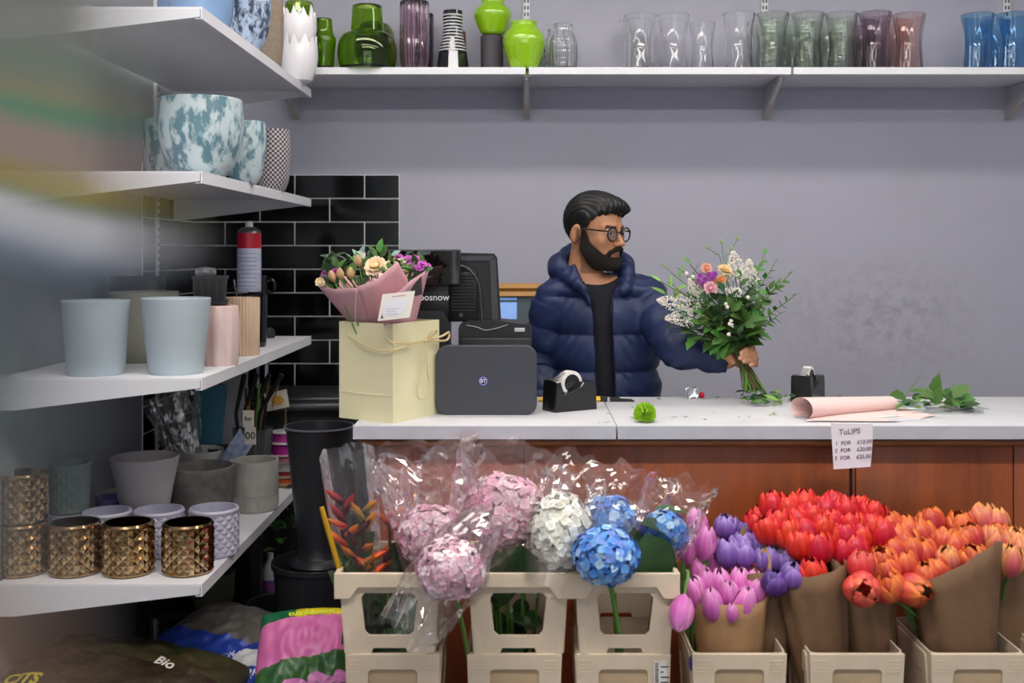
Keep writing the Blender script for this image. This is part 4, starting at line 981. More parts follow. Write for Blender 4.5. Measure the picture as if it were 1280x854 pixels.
for s_ in (-1, 1):
    x0 = tc[0] + s_ * .1
    part('shoe', sdf_mesh('shoe', lambda p: np.maximum(smin(s_cap(p, [x0, 3.83, .055], [x0 + s_ * .02, 3.65, .04], .05, .042), s_cap(p, [x0, 3.83, .05], [x0, 3.83, .09], .05), .02), .001 - p[:, 2]), (x0 - .1, 3.56, -.02), (x0 + .12, 3.92, .16), .01, [shm]), shm, man, angle=None)
# hair, beard, eyes, glasses
hairm = mat('black_hair', '0f0e0d', rough=.42, spec=.45, bump=.08, bscale=30, stretch=(5, 5, .8), var=.3, vscale=40)
hairm.node_tree.nodes['Principled BSDF'].inputs['Base Color'].default_value = lin('100f0d')
def strands(q): return .0011 * np.sin(q[:, 1] * 430 + 2.5 * np.sin(q[:, 0] * 22) + 90 * q[:, 2]) + .0009 * np.sin(q[:, 1] * 760 + q[:, 0] * 90 - 60 * q[:, 2])
def hair(p):
    q = HL(p); f, r, u = q.T
    d = s_ell(q, (-.014, 0, .036), (.112, .0875, .1))
    d = smin(d, s_ell(q, (.038, -.012, .091), (.06, .062, .025)), .03)
    d = smin(d, s_ell(q, (.076, -.034, .078), (.021, .038, .012)), .02)
    side = np.clip(np.abs(r) / .07, 0, 1)
    line = np.interp(f, [-.13, -.05, -.028, -.012, .0, .018, .034, .06, .1, .13], [-.07, -.07, -.055, -.005, .0, .004, .036, .058, .070, .076])
    line = line - .006 * (r < 0) + .004 * np.sin(r * 260 + f * 90) + .003 * np.sin(f * 420)
    return smax(d, (line - u) * .8, .008) + strands(q)
def lohi(f0, f1, r0, r1, u0, u1):
    c = np.array([HW(f, r, u) for f in (f0, f1) for r in (r0, r1) for u in (u0, u1)]); return c.min(0), c.max(0)
l_, h_ = lohi(-.14, .13, -.1, .1, -.09, .15)
part('hair', sdf_mesh('hair', hair, l_, h_, .0032, [hairm]), hairm, man, angle=None, label='short black hair swept to the side')
beardm = mat('black_beard', '1b1511', rough=.7, bump=.9, bscale=420)
def beard(p):
    q = HL(p); f, r, u = q.T; m_ = mir(q)
    d = smin(head_base(q), s_cap(q, (-.028, 0, -.055), (-.01, 0, -.1), .045, .04), .02) - .0045
    d = smin(d, s_ell(q, (.07, 0, -.104), (.03, .034, .017)), .02)
    top = np.interp(f, [-.02, .0, .014, .03, .055, .075, .09, .13], [-.04, .0, .0, -.036, -.054, -.073, -.0795, -.0795])
    back = np.interp(u, [-.13, -.1, -.06, 0], [.02, -.0, -.006, -.002])
    d = smax(d, (u - top) * .8, .006); d = smax(d, back - f, .006)
    must = s_chain(m_, [np.array((.1065, .0, -.0505)), np.array((.1015, .013, -.0535)), np.array((.087, .027, -.066)), np.array((.074, .032, -.084))], [.0072, .0074, .0075, .009], .004)
    return smin(d, must, .006) + .0007 * np.sin(q[:, 0] * 900) * np.sin(q[:, 2] * 800 + q[:, 1] * 700)
l_, h_ = lohi(-.04, .13, -.08, .08, -.15, .02)
part('beard', sdf_mesh('beard', beard, l_, h_, .003, [beardm]), beardm, man, angle=None, label='short full black beard')
eyw = mat('eye_white', 'd8d2cc', rough=.2); eyd = mat('eye_brown', '20140e', rough=.1)
for s_ in (-1, 1):
    c = Vector(HW(.0815, s_ * .032, -.001)); e = part('eye', MB().ball(c, .0122, 16, 12), eyw, man)
    part('iris', MB().ball(c + Vector(HW(.0086, .0035, -.0012) - HC), (.0055, .0055, .0055), 12, 8), eyd, e)
gl = part('glasses', MB().tube([Vector(HW(.105, r_, .002 + .003 * math.cos(r_ * 150))) for r_ in np.linspace(-.0105, .0105, 7)], .0026, 8), mat('black_acetate', '0c0c0d', rough=.2, coat=.5), man, label='round black rimmed glasses')
for s_ in (-1, 1):
    ring = [Vector(HW(.102 - .004 * abs(math.cos(a_)), s_ * (.034 + .0245 * math.cos(a_)), -.004 + .0225 * math.sin(a_))) for a_ in np.linspace(0, 2 * math.pi, 33)]
    part('rim', MB().tube(ring, .0027, 8), MATS['black_acetate'], gl)
    part('temple', MB().tube([Vector(HW(.099, s_ * .057, .006)), Vector(HW(.09, s_ * .071, .006)), Vector(HW(.02, s_ * .082, .008)), Vector(HW(-.015, s_ * .084, .006)), Vector(HW(-.03, s_ * .082, -.012))], .0029, 8), MATS['black_acetate'], gl)
    part('lens', MB().add([Vector(HW(.1005, s_ * (.034 + .0235 * math.cos(a_)), -.004 + .0215 * math.sin(a_))) for a_ in np.linspace(0, 2 * math.pi, 24, endpoint=False)], [tuple(range(24))]), film('spectacle_lens', 'ffffff', .0, rim=0., gloss=.35), gl, smooth=False)
# ------------------------------------------------------------------ flower buckets
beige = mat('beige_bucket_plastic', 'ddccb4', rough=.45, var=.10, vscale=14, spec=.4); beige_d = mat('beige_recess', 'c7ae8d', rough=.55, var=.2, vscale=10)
FD = 2.6; BTOP = .55; BZ0 = .17
def rring(hx, hy, z, r=.016, n=4): return [(x, y, z) for x, y in rrect(-hx, -hy, hx, hy, r, n)]
riser = part('display_riser', MB().box((PX(415, 2.6), 2.56, 0), (1.72, 2.93, BZ0), b=.004), mat('riser_board', '3a3230', rough=.7, var=.2)); tag(riser, 'low dark board riser under the flower buckets', 'riser')
def make_bucket():
    t = thing('flower_bucket', 'x', 'bucket', (0, 0, 0), 0, 'beige flower buckets')
    h = BTOP - BZ0
    part('shell', loft(MB(), [rring(.09, .108, 0), rring(.1087, .13, h), rring(.1052, .1265, h), rring(.0868, .1045, .006)]), beige, t, angle=35)
    tl = Matrix.Rotation(math.atan(.0187 / h), 4, 'X')
    v, f = plate([[(-.098, .0), (.098, .0), (.1085, h - .001), (-.1085, h - .001)], rrect(-.058, .03, .058, h - .035, .012)], .0038, .0010)
    fm_ = Matrix.Translation((0, -.1095, 0)) @ Matrix.Rotation(math.atan(.022 / h), 4, 'X') @ FRONT
    part('front_frame', MB().add(v, f, mx=fm_), beige, t, angle=30)
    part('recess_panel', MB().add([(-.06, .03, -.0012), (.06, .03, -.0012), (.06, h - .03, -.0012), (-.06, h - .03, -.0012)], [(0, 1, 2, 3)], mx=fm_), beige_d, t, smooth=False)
    for sx in (-1, 1):
        gp_ = MB()
        for i in range(5):
            for j in range(4): gp_.box((sx * .085 - .016 + i * .0066, h - .045 + j * .0085, .0045), (sx * .085 - .0112 + i * .0066, h - .0395 + j * .0085, .0058), mx=fm_)
        part('grip_dots', gp_, beige, t, smooth=False, kind='stuff')
    for sx in (-1, 1):
        v, f = plate([rrect(-.1, .03, .1, h - .012, .01), rrect(-.085, .045, .085, h - .06, .012)], .002, .0006)
        part('side_frame', MB().add(v, f, mx=Matrix.Translation((sx * .0915, 0, 0)) @ Matrix.Rotation(sx * math.atan(.0187 / h), 4, 'Y') @ Matrix.Rotation(R(90) * sx, 4, 'Z') @ FRONT), beige, t, angle=30)
    return t
def make_collar():
    t = thing('bucket_collar', 'x', 'collar', (0, 0, 0), 0, 'beige bucket collars'); h = .187
    def wall(hw0, hw1, win, m_, hy):
        o_ = [(-hw0, 0), (-.043, 0), (-.038, .012), (.038, .012), (.043, 0), (hw0, 0), (hw1, h - .03), (-hw1, h - .03)]
        v, f = plate([o_, win], .003, .001); return MB().add(v, f, mx=m_)
    wf = [(-.0575 + .01, .04), (.0575 - .01, .04), (.0575, .05), (.066, .13), (.058, .142), (-.058, .142), (-.066, .13), (-.0575, .05)]
    al = math.atan(.01 / h)
    part('front_panel', wall(.104, .1135, wf, Matrix.Translation((0, -.126, 0)) @ Matrix.Rotation(al, 4, 'X') @ FRONT, 0), beige, t, angle=30)
    wb = [(-.05, .09), (.05, .09), (.055, .14), (-.055, .14)]
    part('back_panel', wall(.104, .1135, wb, Matrix.Translation((0, .126, 0)) @ Matrix.Rotation(-al, 4, 'X') @ FRONT, 0), beige, t, angle=30)
    for sx in (-1, 1):
        part('side_panel', wall(.122, .13, wb, Matrix.Translation((sx * .1025, 0, 0)) @ Matrix.Rotation(sx * al, 4, 'Y') @ Matrix.Rotation(R(90), 4, 'Z') @ FRONT, 0), beige, t, angle=30)
    part('corner_post', loft(MB(), [rring(.108, .13, 0, .014), rring(.115, .136, .15, .014), rring(.112, .133, .15, .014), rring(.105, .127, 0, .014)], False, False), beige, t) if False else None
    rim = [(-.124, .132), (-.09, .132), (-.072, .158), (.072, .158), (.09, .132), (.124, .132), (.124, .187), (-.124, .187)]
    v, f = plate([rim], .004, .002)
    part('rim_front', MB().add(v, f, mx=Matrix.Translation((0, -.142, 0)) @ FRONT), beige, t, angle=30)
    part('rim_back', MB().add(v, f, mx=Matrix.Translation((0, .142, 0)) @ FRONT), beige, t, angle=30)
    for sx in (-1, 1): part('rim_side', MB().add([(p.x * 1.13, p.y, p.z) for p in v], f, mx=Matrix.Translation((sx * .1195, 0, 0)) @ Matrix.Rotation(R(90), 4, 'Z') @ FRONT), beige, t, angle=30)
    # small stacking steps near the foot
    for sx in (-1, 1): part('stacking_step', MB().prism([(sx * .085, .0), (sx * .102, .0), (sx * .106, .06), (sx * .094, .056)][::sx], -.134, -.128, 'y'), beige, t, smooth=False)
    return t
bproto, cproto = make_bucket(), make_collar()
lower = [(491, 'beige flower bucket under the collar of orange heliconias'), (643, 'beige flower bucket under the collar of pink hydrangeas'), (779, 'beige flower bucket with barcode label under the blue hydrangeas'),
         (924, 'beige flower bucket holding pink and purple tulips'), (1071, 'beige flower bucket holding red tulips'), (1222, 'beige flower bucket holding orange tulips'), (1368, 'beige flower bucket past the orange tulips')]
buckets = {}
for i, (x, lb) in enumerate(lower):
    o = bproto if i == 0 else copy_tree(bproto); o.location = (PX(x, FD), FD + .13, BZ0); o['label'] = lb; buckets[x] = o
for i, (x, lb) in enumerate(((487, 'beige slotted collar holding heliconias in clear sleeves'), (648, 'beige slotted collar holding pink and white hydrangeas'), (781, 'beige slotted collar holding blue hydrangeas'))):
    o = cproto if i == 0 else copy_tree(cproto); o.location = (PX(x, FD), FD + .13, BTOP + .001); o['label'] = lb
# barcode stickers
paperw = mat('label_white', 'dcdad6', rough=.6); inkb = mat('label_ink', '26262a', rough=.6)
def barcode(parent, x0, x1, z0, z1, y):
    s_ = part('barcode_label', MB().box((x0, y - .0006, z0), (x1, y, z1)), paperw, parent, smooth=False, label='white barcode label'); mb = MB(); z = z0 + .004; rr_ = random.Random(5)
    while z < z1 - .006:
        hgt = rr_.choice((.0008, .0014, .0022)); mb.box((x0 + .003, y - .0011, z), (x0 + .011, y - .0006, z + hgt)); z += hgt + rr_.choice((.001, .0016))
    for i in range(7): mb.box((x0 + .016, y - .0011, z0 + .008 + i * .012), (x0 + .016 + rr_.uniform(.006, .022), y - .0011 + .0004, z0 + .011 + i * .012))
    part('print', mb, inkb, s_, smooth=False)
barcode(buckets[779], .07, .1, .27, .365, -.138)
part('purple_sticker', MB().box((-.1035, -.118, .335), (-.1115, -.09, .362)), mat('sticker_purple', '5a45b8', rough=.5), buckets[924], smooth=False)

# ------------------------------------------------------------------ leaves
leaf_g = mat('leaf_green', '507a38', rough=.45, spec=.4, rand=.35, sss=.05); leaf_d = mat('leaf_dark', '33552f', rough=.45, rand=.3, var=.3, vscale=40); leaf_y = mat('leaf_fresh', '79a648', rough=.5, rand=.25); stem_g = mat('stem_green', '5d8438', rough=.5, rand=.3); stem_b = mat('stem_brown', '5f5232', rough=.6, rand=.3)
def leaf_data(name, L_, W_, m_, fold=.25, droop=.25, n=5, serr=0.):
    mb = MB(); v = []; f = []
    for j in range(n + 1):
        t_ = j / n; wd = W_ * (math.sin(math.pi * t_ ** .75) ** .8 if 0 < t_ < 1 else .02) * (1 + serr * (1 if j % 2 else -1)); z = -droop * L_ * t_ * t_
        for s_ in (-1, 0, 1): v.append((s_ * wd, L_ * t_ - (serr * .1 * L_ * abs(s_)), z + fold * wd * abs(s_)))
    for j in range(n):
        for s_ in (0, 1): a_ = j * 3 + s_; f.append((a_, a_ + 1, a_ + 4, a_ + 3))
    return mesh_data(name, v, f, True, [m_])
LEAF = {'s': leaf_data('leaf', .03, .0085, leaf_g), 'm': leaf_data('leaf', .045, .0125, leaf_g), 'd': leaf_data('leaf', .05, .016, leaf_d), 'l': leaf_data('leaf', .07, .022, leaf_g, serr=.12, n=7), 'y': leaf_data('leaf', .05, .0065, leaf_y, fold=.5), 'x': leaf_data('leaf', .13, .05, leaf_d, fold=.35, n=8)}
def put_leaf(kind, pos, direction, parent, roll=None, sc=1., rr_=rnd):
    d = Vector(direction).normalized(); z = Vector((rr_.uniform(-.5, .5), rr_.uniform(-.8, .1), rr_.uniform(.3, 1)))
    x = d.cross(z).normalized(); z = x.cross(d).normalized(); m_ = Matrix((x, d, z)).transposed().to_4x4(); m_ = m_ @ Matrix.Scale(sc, 4); m_.translation = pos
    return link('leaf', LEAF[kind], parent, m_)

# ------------------------------------------------------------------ tulips
def petal_data(name, H_, R_, m_, cb, ce, opn=0., ruffle=0., ph=1.1, seed=0, tip=1.):
    rr_ = random.Random(seed); cb = np.array(lin(cb)[:3]); ce = np.array(lin(ce)[:3])
    def fn(u, v):
        s_ = u * 2 - 1; vv = v
        r = R_ * np.interp(vv, [0, .12, .35, .6, .85, 1], [.12, .6, .97, 1, .76 + .38 * opn, .30 * tip + .8 * opn])
        phi = ph * np.interp(vv, [0, .15, .4, .7, .88, 1], [.5, .9, 1, 1.0, .85, .24 + ruffle * .5])
        a_ = s_ * phi; r = r * (1 - .06 * s_ * s_) + ruffle * R_ * .16 * math.sin(s_ * 9 + seed) * vv * vv
        z = H_ * (vv - .06 * s_ * s_ * vv) + ruffle * H_ * .06 * math.sin(s_ * 13 + seed * 2) * (vv > .8)
        return (r * math.cos(a_), r * math.sin(a_), z)
    def cf(u, v):
        s_ = abs(u * 2 - 1); k_ = min(1, max(s_ ** 3.2, v ** 5)) ; streak = .88 + .12 * math.cos((u * 2 - 1) * 14)
        c = (cb * (1 - k_) + ce * k_) * streak; return tuple(c) + (1,)
    return MB().grid(fn, 8, 8, colfn=cf).data(name, m_)
pet_m = mat('tulip_petal', 'ffffff', rough=.38, attr=True, sss=.08, rand=.15)
PET = {'pink': [petal_data('petal', .074, .0235, pet_m, 'd867bc', 'f2a6da', 0, 0, seed=i, tip=.8) for i in range(3)],
       'purple': [petal_data('petal', .058, .0265, pet_m, '7550a6', 'a489cf', .15, .35, seed=i) for i in range(3)],
       'plum': [petal_data('petal', .056, .027, pet_m, '4a2a74', '7a58a8', .2, .45, seed=i) for i in range(3)],
       'red': [petal_data('petal', .068, .0285, pet_m, 'ce121c', 'ea3430', .2, .15, seed=i) for i in range(3)],
       'coral': [petal_data('petal', .068, .0285, pet_m, 'e24438', 'f4705a', .1, .1, seed=i) for i in range(3)],
       'orange': [petal_data('petal', .064, .030, pet_m, 'c6323c', 'ea7c34', .12, .4, seed=i) for i in range(3)],
       'peach': [petal_data('petal', .072, .0265, pet_m, 'd4566a', 'f0a856', 0, .1, seed=i) for i in range(3)]}
def tulip(parent, kind, head, base, axis=None, n=6, sc=1., rr_=rnd):
    """one tulip: stem from base to head, petals round the head (positions local to the bunch)"""
    head = Vector(head); base = Vector(base); ax = Vector(axis) if axis is not None else (head - base).normalized() + Vector((rr_.uniform(-.18, .18), rr_.uniform(-.2, .1), .25)); ax.normalize()
    foot = head - ax * .034 * sc
    mid = foot - ax * .05 if axis is not None else foot.lerp(base, .35) + Vector((0, 0, .01))
    tl = part('tulip', MB().tube(bez([base, Vector((foot.x * .3 + .0, foot.y * .15 + .01, foot.z * .62)), Vector((foot.x * .75, foot.y * .6 + .005, foot.z * .9)), foot] if axis is None else [base, Vector((foot.x * .35, .02, max(foot.z, .2) * .8)), Vector((foot.x * .75, foot.y * .45, max(foot.z, .24) + .02)), mid, foot], 4), .0036, 6), stem_g, parent)
    for i in range(n):
        inner = i >= (n + 1) // 2; q = .86 if inner else 1.
        m_ = frame(foot, ax) @ Matrix.Rotation(2 * math.pi * i / ((n + 1) // 2) + (1.05 if inner else 0) + rr_.uniform(-.2, .2) + hash(kind) * 0, 4, 'Z') @ Matrix.Diagonal((sc * q, sc * q, sc * (1.02 if inner else 1) * rr_.uniform(.95, 1.05), 1)) @ Matrix.Rotation(rr_.uniform(-.03, .06) if kind == 'pink' else rr_.uniform(-.06, .08) if inner else rr_.uniform(0, .22), 4, 'Y')
        link('petal', rr_.choice(PET[kind]), tl, m_)
    return tl
kraft = mat('brown_kraft_paper', '7c5e44', rough=.7, var=.15, vscale=30, bump=.5, bscale=12); kraft_w = mat('light_kraft_paper', 'a8825c', rough=.7, var=.15, vscale=30, bump=.4, bscale=12)
def wrap(parent, base, top, r0, r1, topf, m_=kraft, seed=1, a0=0., span=2 * math.pi, name='paper_wrap', sy=.8, n=44, crease=.010):
    base, top = Vector(base), Vector(top); L_ = (top - base).length
    def fn(u, v):
        a_ = a0 + u * span; h_ = topf(a_) * v; c = base.lerp(top, h_); r = r0 + (r1 - r0) * h_
        r *= 1 + .05 * noise.noise((math.cos(a_) * 2 + seed, math.sin(a_) * 2, h_ * 2.5)) + .03 * u
        cr_ = crease * abs(math.sin(a_ * 5 + seed + 2 * h_)) * h_
        return c + Vector(((r + cr_) * math.cos(a_), (r + cr_) * sy * math.sin(a_), 0))
    o = part(name, MB().grid(fn, n, 12), m_, parent, angle=None); so = o.modifiers.new('thickness', 'SOLIDIFY'); so.thickness = .0008
    return o
def bump_at(a_, c, wd): 
    d_ = (a_ - c + math.pi) % (2 * math.pi) - math.pi; return math.exp(-(d_ / wd) ** 2)
def bunch(label, xb, db, heads, kind, wraps, group='tulip bunches', n=6, zb=.33):
    o0 = Vector((PX(xb, db), db, zb)); t = thing('tulip_bunch', label, 'flowers', o0, 0, group); rr_ = random.Random(label)
    ys_ = [h[1] for h in heads]; y0, y1 = min(ys_), max(ys_)
    for h in heads:
        x, y = h[0], h[1]; kd = h[2] if len(h) > 2 and h[2] else kind; d = h[3] if len(h) > 3 and h[3] else db + .10 - .17 * (y - y0) / max(y1 - y0, 1); ax = h[4] if len(h) > 4 else None; sc = (h[5] if len(h) > 5 else rr_.uniform(.92, 1.06)) * 1.18
        b_ = Vector((rr_.uniform(-.02, .02), rr_.uniform(-.02, .02), 0))
        tulip(t, kd, P(x, y, d) - o0, b_, ax, n, sc, rr_)
    for k_ in range(max(3, len(heads) // 3)):
        h = rr_.choice(heads); d = db + .02; tgt = P(h[0] + rr_.uniform(-8, 8), h[1] + rr_.uniform(20, 34), d) - o0
        st_ = tgt * .55; q = link('leaf', LEAF_T, t, None); dr = (tgt - st_); L_ = dr.length + .03
        x = dr.cross(Vector((0, 1, .2))).normalized(); z = x.cross(dr.normalized()); m_ = Matrix((x, dr.normalized(), z)).transposed().to_4x4() @ Matrix.Diagonal((1, L_ / .13, 1, 1)); m_.translation = st_; q.matrix_local = m_
    for w_ in wraps: w_(t, o0)
    return t
LEAF_T = leaf_data('leaf', .13, .016, leaf_g, fold=.5, droop=.05, n=6)
def W_(x, dtop, ztop, r0, r1, f, **k_):
    return lambda t, o0: wrap(t, (PX(x[0], dtop) - o0.x, dtop - o0.y, .18 - o0.z), (PX(x[1], dtop) - o0.x, dtop - o0.y, ztop - o0.z), r0, r1, f, **k_)
FR, BK = -math.pi / 2, math.pi / 2
pinkb = bunch('pale pink tulips in brown star printed paper', 912, 2.70, [(894, 710), (875, 721), (915, 712), (933, 716), (903, 736), (924, 733), (869, 743), (891, 759), (940, 736), (945, 747), (930, 758), (915, 768, None, 2.63, None, .55), (884, 735), (912, 748)], 'pink',
      [W_((910, 914), 2.70, .78, .045, .098, lambda a_: .76 - .03 * math.sin(a_) + .22 * bump_at(a_, .5, .7), m_=kraft_w, seed=3, a0=BK, crease=.004)])
bunch('loose pink tulips behind the paper wrapped ones', 872, 2.74, [(872, 660, None, 2.84), (860, 688, None, 2.78), (882, 681, None, 2.76), (852, 764, None, 2.56, (-.25, -.55, -.8))], 'pink', [])
bunch('purple double tulips in brown paper', 955, 2.755, [(907, 657), (908, 689), (950, 667), (929, 680), (949, 682), (974, 682), (931, 690), (962, 699), (969, 726, 'plum', 2.66), (991, 718, None, 2.66), (930, 664, 'plum'), (985, 700)], 'purple',
      [W_((945, 964), 2.755, .76, .03, .08, lambda a_: .88 + .16 * bump_at(a_, math.pi * .75, .6) + .03 * math.cos(3 * a_), seed=5, a0=.3)], n=8)
redh = [(965, 634), (985, 640), (1006, 633), (974, 655), (996, 654), (1014, 648), (954, 648, None, 2.84), (985, 668), (1000, 682), (1021, 686), (1016, 718, None, 2.66), (1025, 662), (961, 664), (1030, 641, None, 2.84), (946, 656, None, 2.84), (1008, 668)]
bunch('scarlet tulips in brown paper beside the purple ones', 1044, 2.72, redh, 'red', [W_((1048, 1006), 2.70, .76, .028, .088, lambda a_: .95 + .03 * math.sin(a_ + 1), seed=8, a0=BK)], n=8)
redh2 = [(1040, 655), (1058, 640), (1062, 660), (1091, 644), (1052, 692), (1041, 674), (1075, 674), (1102, 668), (1078, 708, 'coral', 2.66), (1079, 738, 'coral', 2.60, (-.1, -.8, .25), 1.15), (1076, 640, None, 2.86), (1068, 690), (1043, 634, None, 2.86), (1090, 660), (1056, 672)]
bunch('scarlet tulips with one wilting bloom below the price card', 1092, 2.73, redh2, 'red', [W_((1096, 1078), 2.73, .74, .028, .075, lambda a_: .97 + .04 * math.cos(2 * a_), seed=11, a0=.8)], n=8)
orh = [(1131, 679), (1150, 668), (1133, 662), (1112, 658), (1103, 701), (1131, 705), (1110, 732), (1143, 738, None, None, (.5, -.7, .1)), (1158, 721), (1122, 672), (1154, 690), (1181, 676), (1164, 652, None, 2.86), (1171, 712), (1192, 684), (1185, 704, 'peach'), (1118, 690), (1140, 690), (1108, 716)]
bunch('orange fringed tulips in brown paper spilling to one side', 1205, 2.72, orh, 'orange', [W_((1212, 1186), 2.705, .78, .045, .110, lambda a_: .90 + .13 * bump_at(a_, -.7, 1.0) - .06 * bump_at(a_, math.pi, .9), seed=14, a0=BK)], n=8)
orh2 = [(1201, 656), (1230, 652, 'peach'), (1246, 657, 'peach'), (1240, 678, 'peach'), (1269, 681, 'peach'), (1262, 702, 'peach'), (1215, 674), (1217, 698), (1281, 690, 'peach'), (1206, 676), (1250, 670)]
bunch('orange and pink tulips in the brown paper next to the wall side', 1255, 2.76, orh2, 'orange', [W_((1252, 1262), 2.80, .78, .05, .085, lambda a_: .92 + .12 * bump_at(a_, -.2, .9), seed=17, a0=BK)], n=8)

# red stars printed inside the pink tulips' paper: flat print on the flap
star = [(math.cos(R(90 + 36 * i)) * (.008 if i % 2 == 0 else .0033), math.sin(R(90 + 36 * i)) * (.008 if i % 2 == 0 else .0033)) for i in range(10)]

for x_, y_, k_ in ((956, 726, 1.), (944, 706, .7), (951, 712, .5)):
    v, f = plate([[(a_ * k_, b_ * k_) for a_, b_ in star]], .0003); part('printed_star', MB().add(v, f, mx=Matrix.Translation(P(x_, y_, 2.705) - Vector(pinkb.location)) @ Matrix.Rotation(R(-25), 4, 'Z') @ FRONT), mat('star_red', 'b03028', rough=.6), pinkb, smooth=False)
# ------------------------------------------------------------------ price card on a stick
ds = 2.88; pc = thing('price_card', 'handwritten tulip price card on a black stick', 'sign', (PX(1064, ds), ds, .4)); k = ds / F; X = lambda x: (x - 1064) * k; Zs = lambda y: PZ(y, ds) - .4
part('stick', MB().tube([(0, .002, 0), (0, .002, Zs(560))], .0045, 8), mat('stick_black', '101014', rough=.4), pc)
cd = part('card', MB().grid(lambda u, v: (X(1040 + 51 * u + (1.5 - 3.5 * v if u < .5 else -3 * (1 - v) ** 2)), -.004 + .012 * max(0, u - .6) ** 1.5, Zs(586.5 - 58 * v - 3 * u * (1 - v) + 1.5 * u * v)), 8, 6), mat('card_white', 'e4dfe6', rough=.6), pc, label='white handwritten card')
ink = mat('violet_ink', '5d4a66', rough=.6)
for txt, x, y, sz, bd in (('TuLIPS', 1061, 539.5, 9.5, .0), ('1  FOR    £12.00', 1066, 553, 6.6, 0), ('2  FOR    £20.00', 1065.5, 562, 6.6, 0), ('3  FOR    £25.00', 1065, 571.5, 6.6, 0)):
    v, f = text_geo(txt, sz * k * 1.02, shear=.12, bold=.00012)
    part('handwriting', MB().add(v, f, mx=Matrix.Translation((X(x), -.0052, Zs(y))) @ Matrix.Rotation(R(-4), 4, 'Y') @ FRONT), ink, cd, smooth=False)

# ------------------------------------------------------------------ hydrangeas
flor_m = mat('hydrangea_floret', 'ffffff', rough=.55, attr=True, sss=.1)
def floret_head(ctr, rad, cols, n, size, seed, squash=(1, 1, .85), ruffle=.3):
    rr_ = random.Random(seed); mb = MB(); cl_ = [lin(c)[:3] for c in cols]; dk = tuple(x * .6 for x in cl_[0]) + (1,)
    mb.ball(ctr, (rad * .8 * squash[0], rad * .8 * squash[1], rad * .8 * squash[2]), 14, 10, col=dk)
    for i in range(n):
        z = 1 - 2 * (i + .5) / n; a_ = i * 2.39996 + rr_.uniform(-.2, .2); s_ = math.sqrt(max(0, 1 - z * z)); nn = Vector((s_ * math.cos(a_), s_ * math.sin(a_), z))
        pos = Vector(ctr) + Vector((nn.x * squash[0], nn.y * squash[1], nn.z * squash[2])) * rad * rr_.uniform(.86, 1.02)
        m_ = frame(pos, nn + Vector((rr_.uniform(-.35, .35), rr_.uniform(-.35, .35), rr_.uniform(-.3, .4)))) @ Matrix.Rotation(rr_.uniform(0, 6.3), 4, 'Z'); c0 = rr_.choice(cl_); br = rr_.uniform(.82, 1.1)
        for q in range(4):
            e = q * math.pi / 2; L_ = size * rr_.uniform(.85, 1.1); wd = L_ * .55; cup = ruffle * rr_.uniform(-.2, 1.)
            ce, se = math.cos(e), math.sin(e)
            loc = [(0, 0, 0), (L_ * .55, -wd, L_ * cup * .5), (L_ * .62, 0, L_ * .06), (L_ * .55, wd, L_ * cup * .5), (L_, 0, L_ * cup * .45)]
            col = [tuple(x * br * b_ for x in c0) + (1,) for b_ in (.8, 1.05, .95, 1.05, 1.1)]
            mb.add([(x * ce - y * se, x * se + y * ce, zz) for x, y, zz in loc], [(0, 1, 2), (0, 2, 3), (1, 4, 2), (2, 4, 3)], mx=m_, col=col)
    return mb
cello = film('cellophane', 'ffffff', .02, 1.0, .05, .3); cello_p = film('cellophane_pink', 'fffafb', .05, 1.0, .055, .4, hazecol='f3dfe6')
def sleeve(parent, a, b, r0, r1, seed, m_, wr=.2, nu=40, nv=26, ragged=.12, flat=1., name='cellophane_sleeve', mid=None, span=1.):
    a, b = Vector(a), Vector(b); m4 = frame(a, b - a); L_ = (b - a).length; s3 = seed * 3.7
    def fn(u, v):
        t_ = u * 2 * math.pi * span; e = v * (1 + ragged * noise.noise((math.cos(t_) * 2.2 + s3, math.sin(t_) * 2.2, 5.))) 
        r = r0 + (r1 - r0) * min(1, e) if mid is None else float(np.interp(e, [0, mid[0], 1], [r0, mid[1], r1]))
        c, s_ = math.cos(t_), math.sin(t_)
        q = noise.noise((c * 1.7 + s3, s_ * 1.7, e * 2.6)) + .7 * abs(noise.noise((c * 2.8 - s3, s_ * 2.8, e * 4.))) + .30 * min(1, e * 1.3) * abs(noise.noise((c * 7 + s3, s_ * 7, e * 10)))
        r *= 1 + wr * q * (.3 + e)
        return m4 @ Vector((r * c, r * s_ * flat, e * L_))
    return part(name, MB().grid(fn, nu, nv), m_, parent, smooth=False)
def hydrangea(label, ctr_px, d, rad_px, cols, n, size, stem_to, top, seed, m_=cello, squash=(1, 1, .85), r_top=1.35, leaves=(), wr=.2, sl=True, ruffle=.3):
    c = P(ctr_px[0], ctr_px[1], d); rad = rad_px * d / F; base = Vector(stem_to)
    t = thing('hydrangea', label, 'flower', base, 0, 'wrapped hydrangeas'); lc = c - base
    part('flower_head', floret_head(lc, rad, cols, n, size, seed, squash, ruffle), flor_m, t, smooth=False, kind='stuff')
    part('stem', MB().tube(bez([(0, 0, 0), lc * .5 + Vector((0, 0, .02)), lc - lc.normalized() * rad * .5], 6), .0055, 8), stem_g, t)
    for (x, y, dd_, dr, sc) in leaves: put_leaf('x', P(x, y, dd_) - base, dr, t, sc=sc)
    if sl:
        tp = P(*top) - base; ax = (tp - lc).normalized()
        sleeve(t, lc - ax * rad * 1.9, tp, rad * .55, rad * r_top, seed, m_, wr, mid=(.42, rad * 1.12))
    return t
PK = ['f0c4d6', 'f5d5e1', 'e8aec6', 'f8e6ec']; WH = ['f6f5ec', 'fbfaf4', 'ecebdd']; BL = ['62a6ee', '86c0f6', '4a8ce2', 'b4d8f8', '7a9ae8']
zin = BTOP - .2
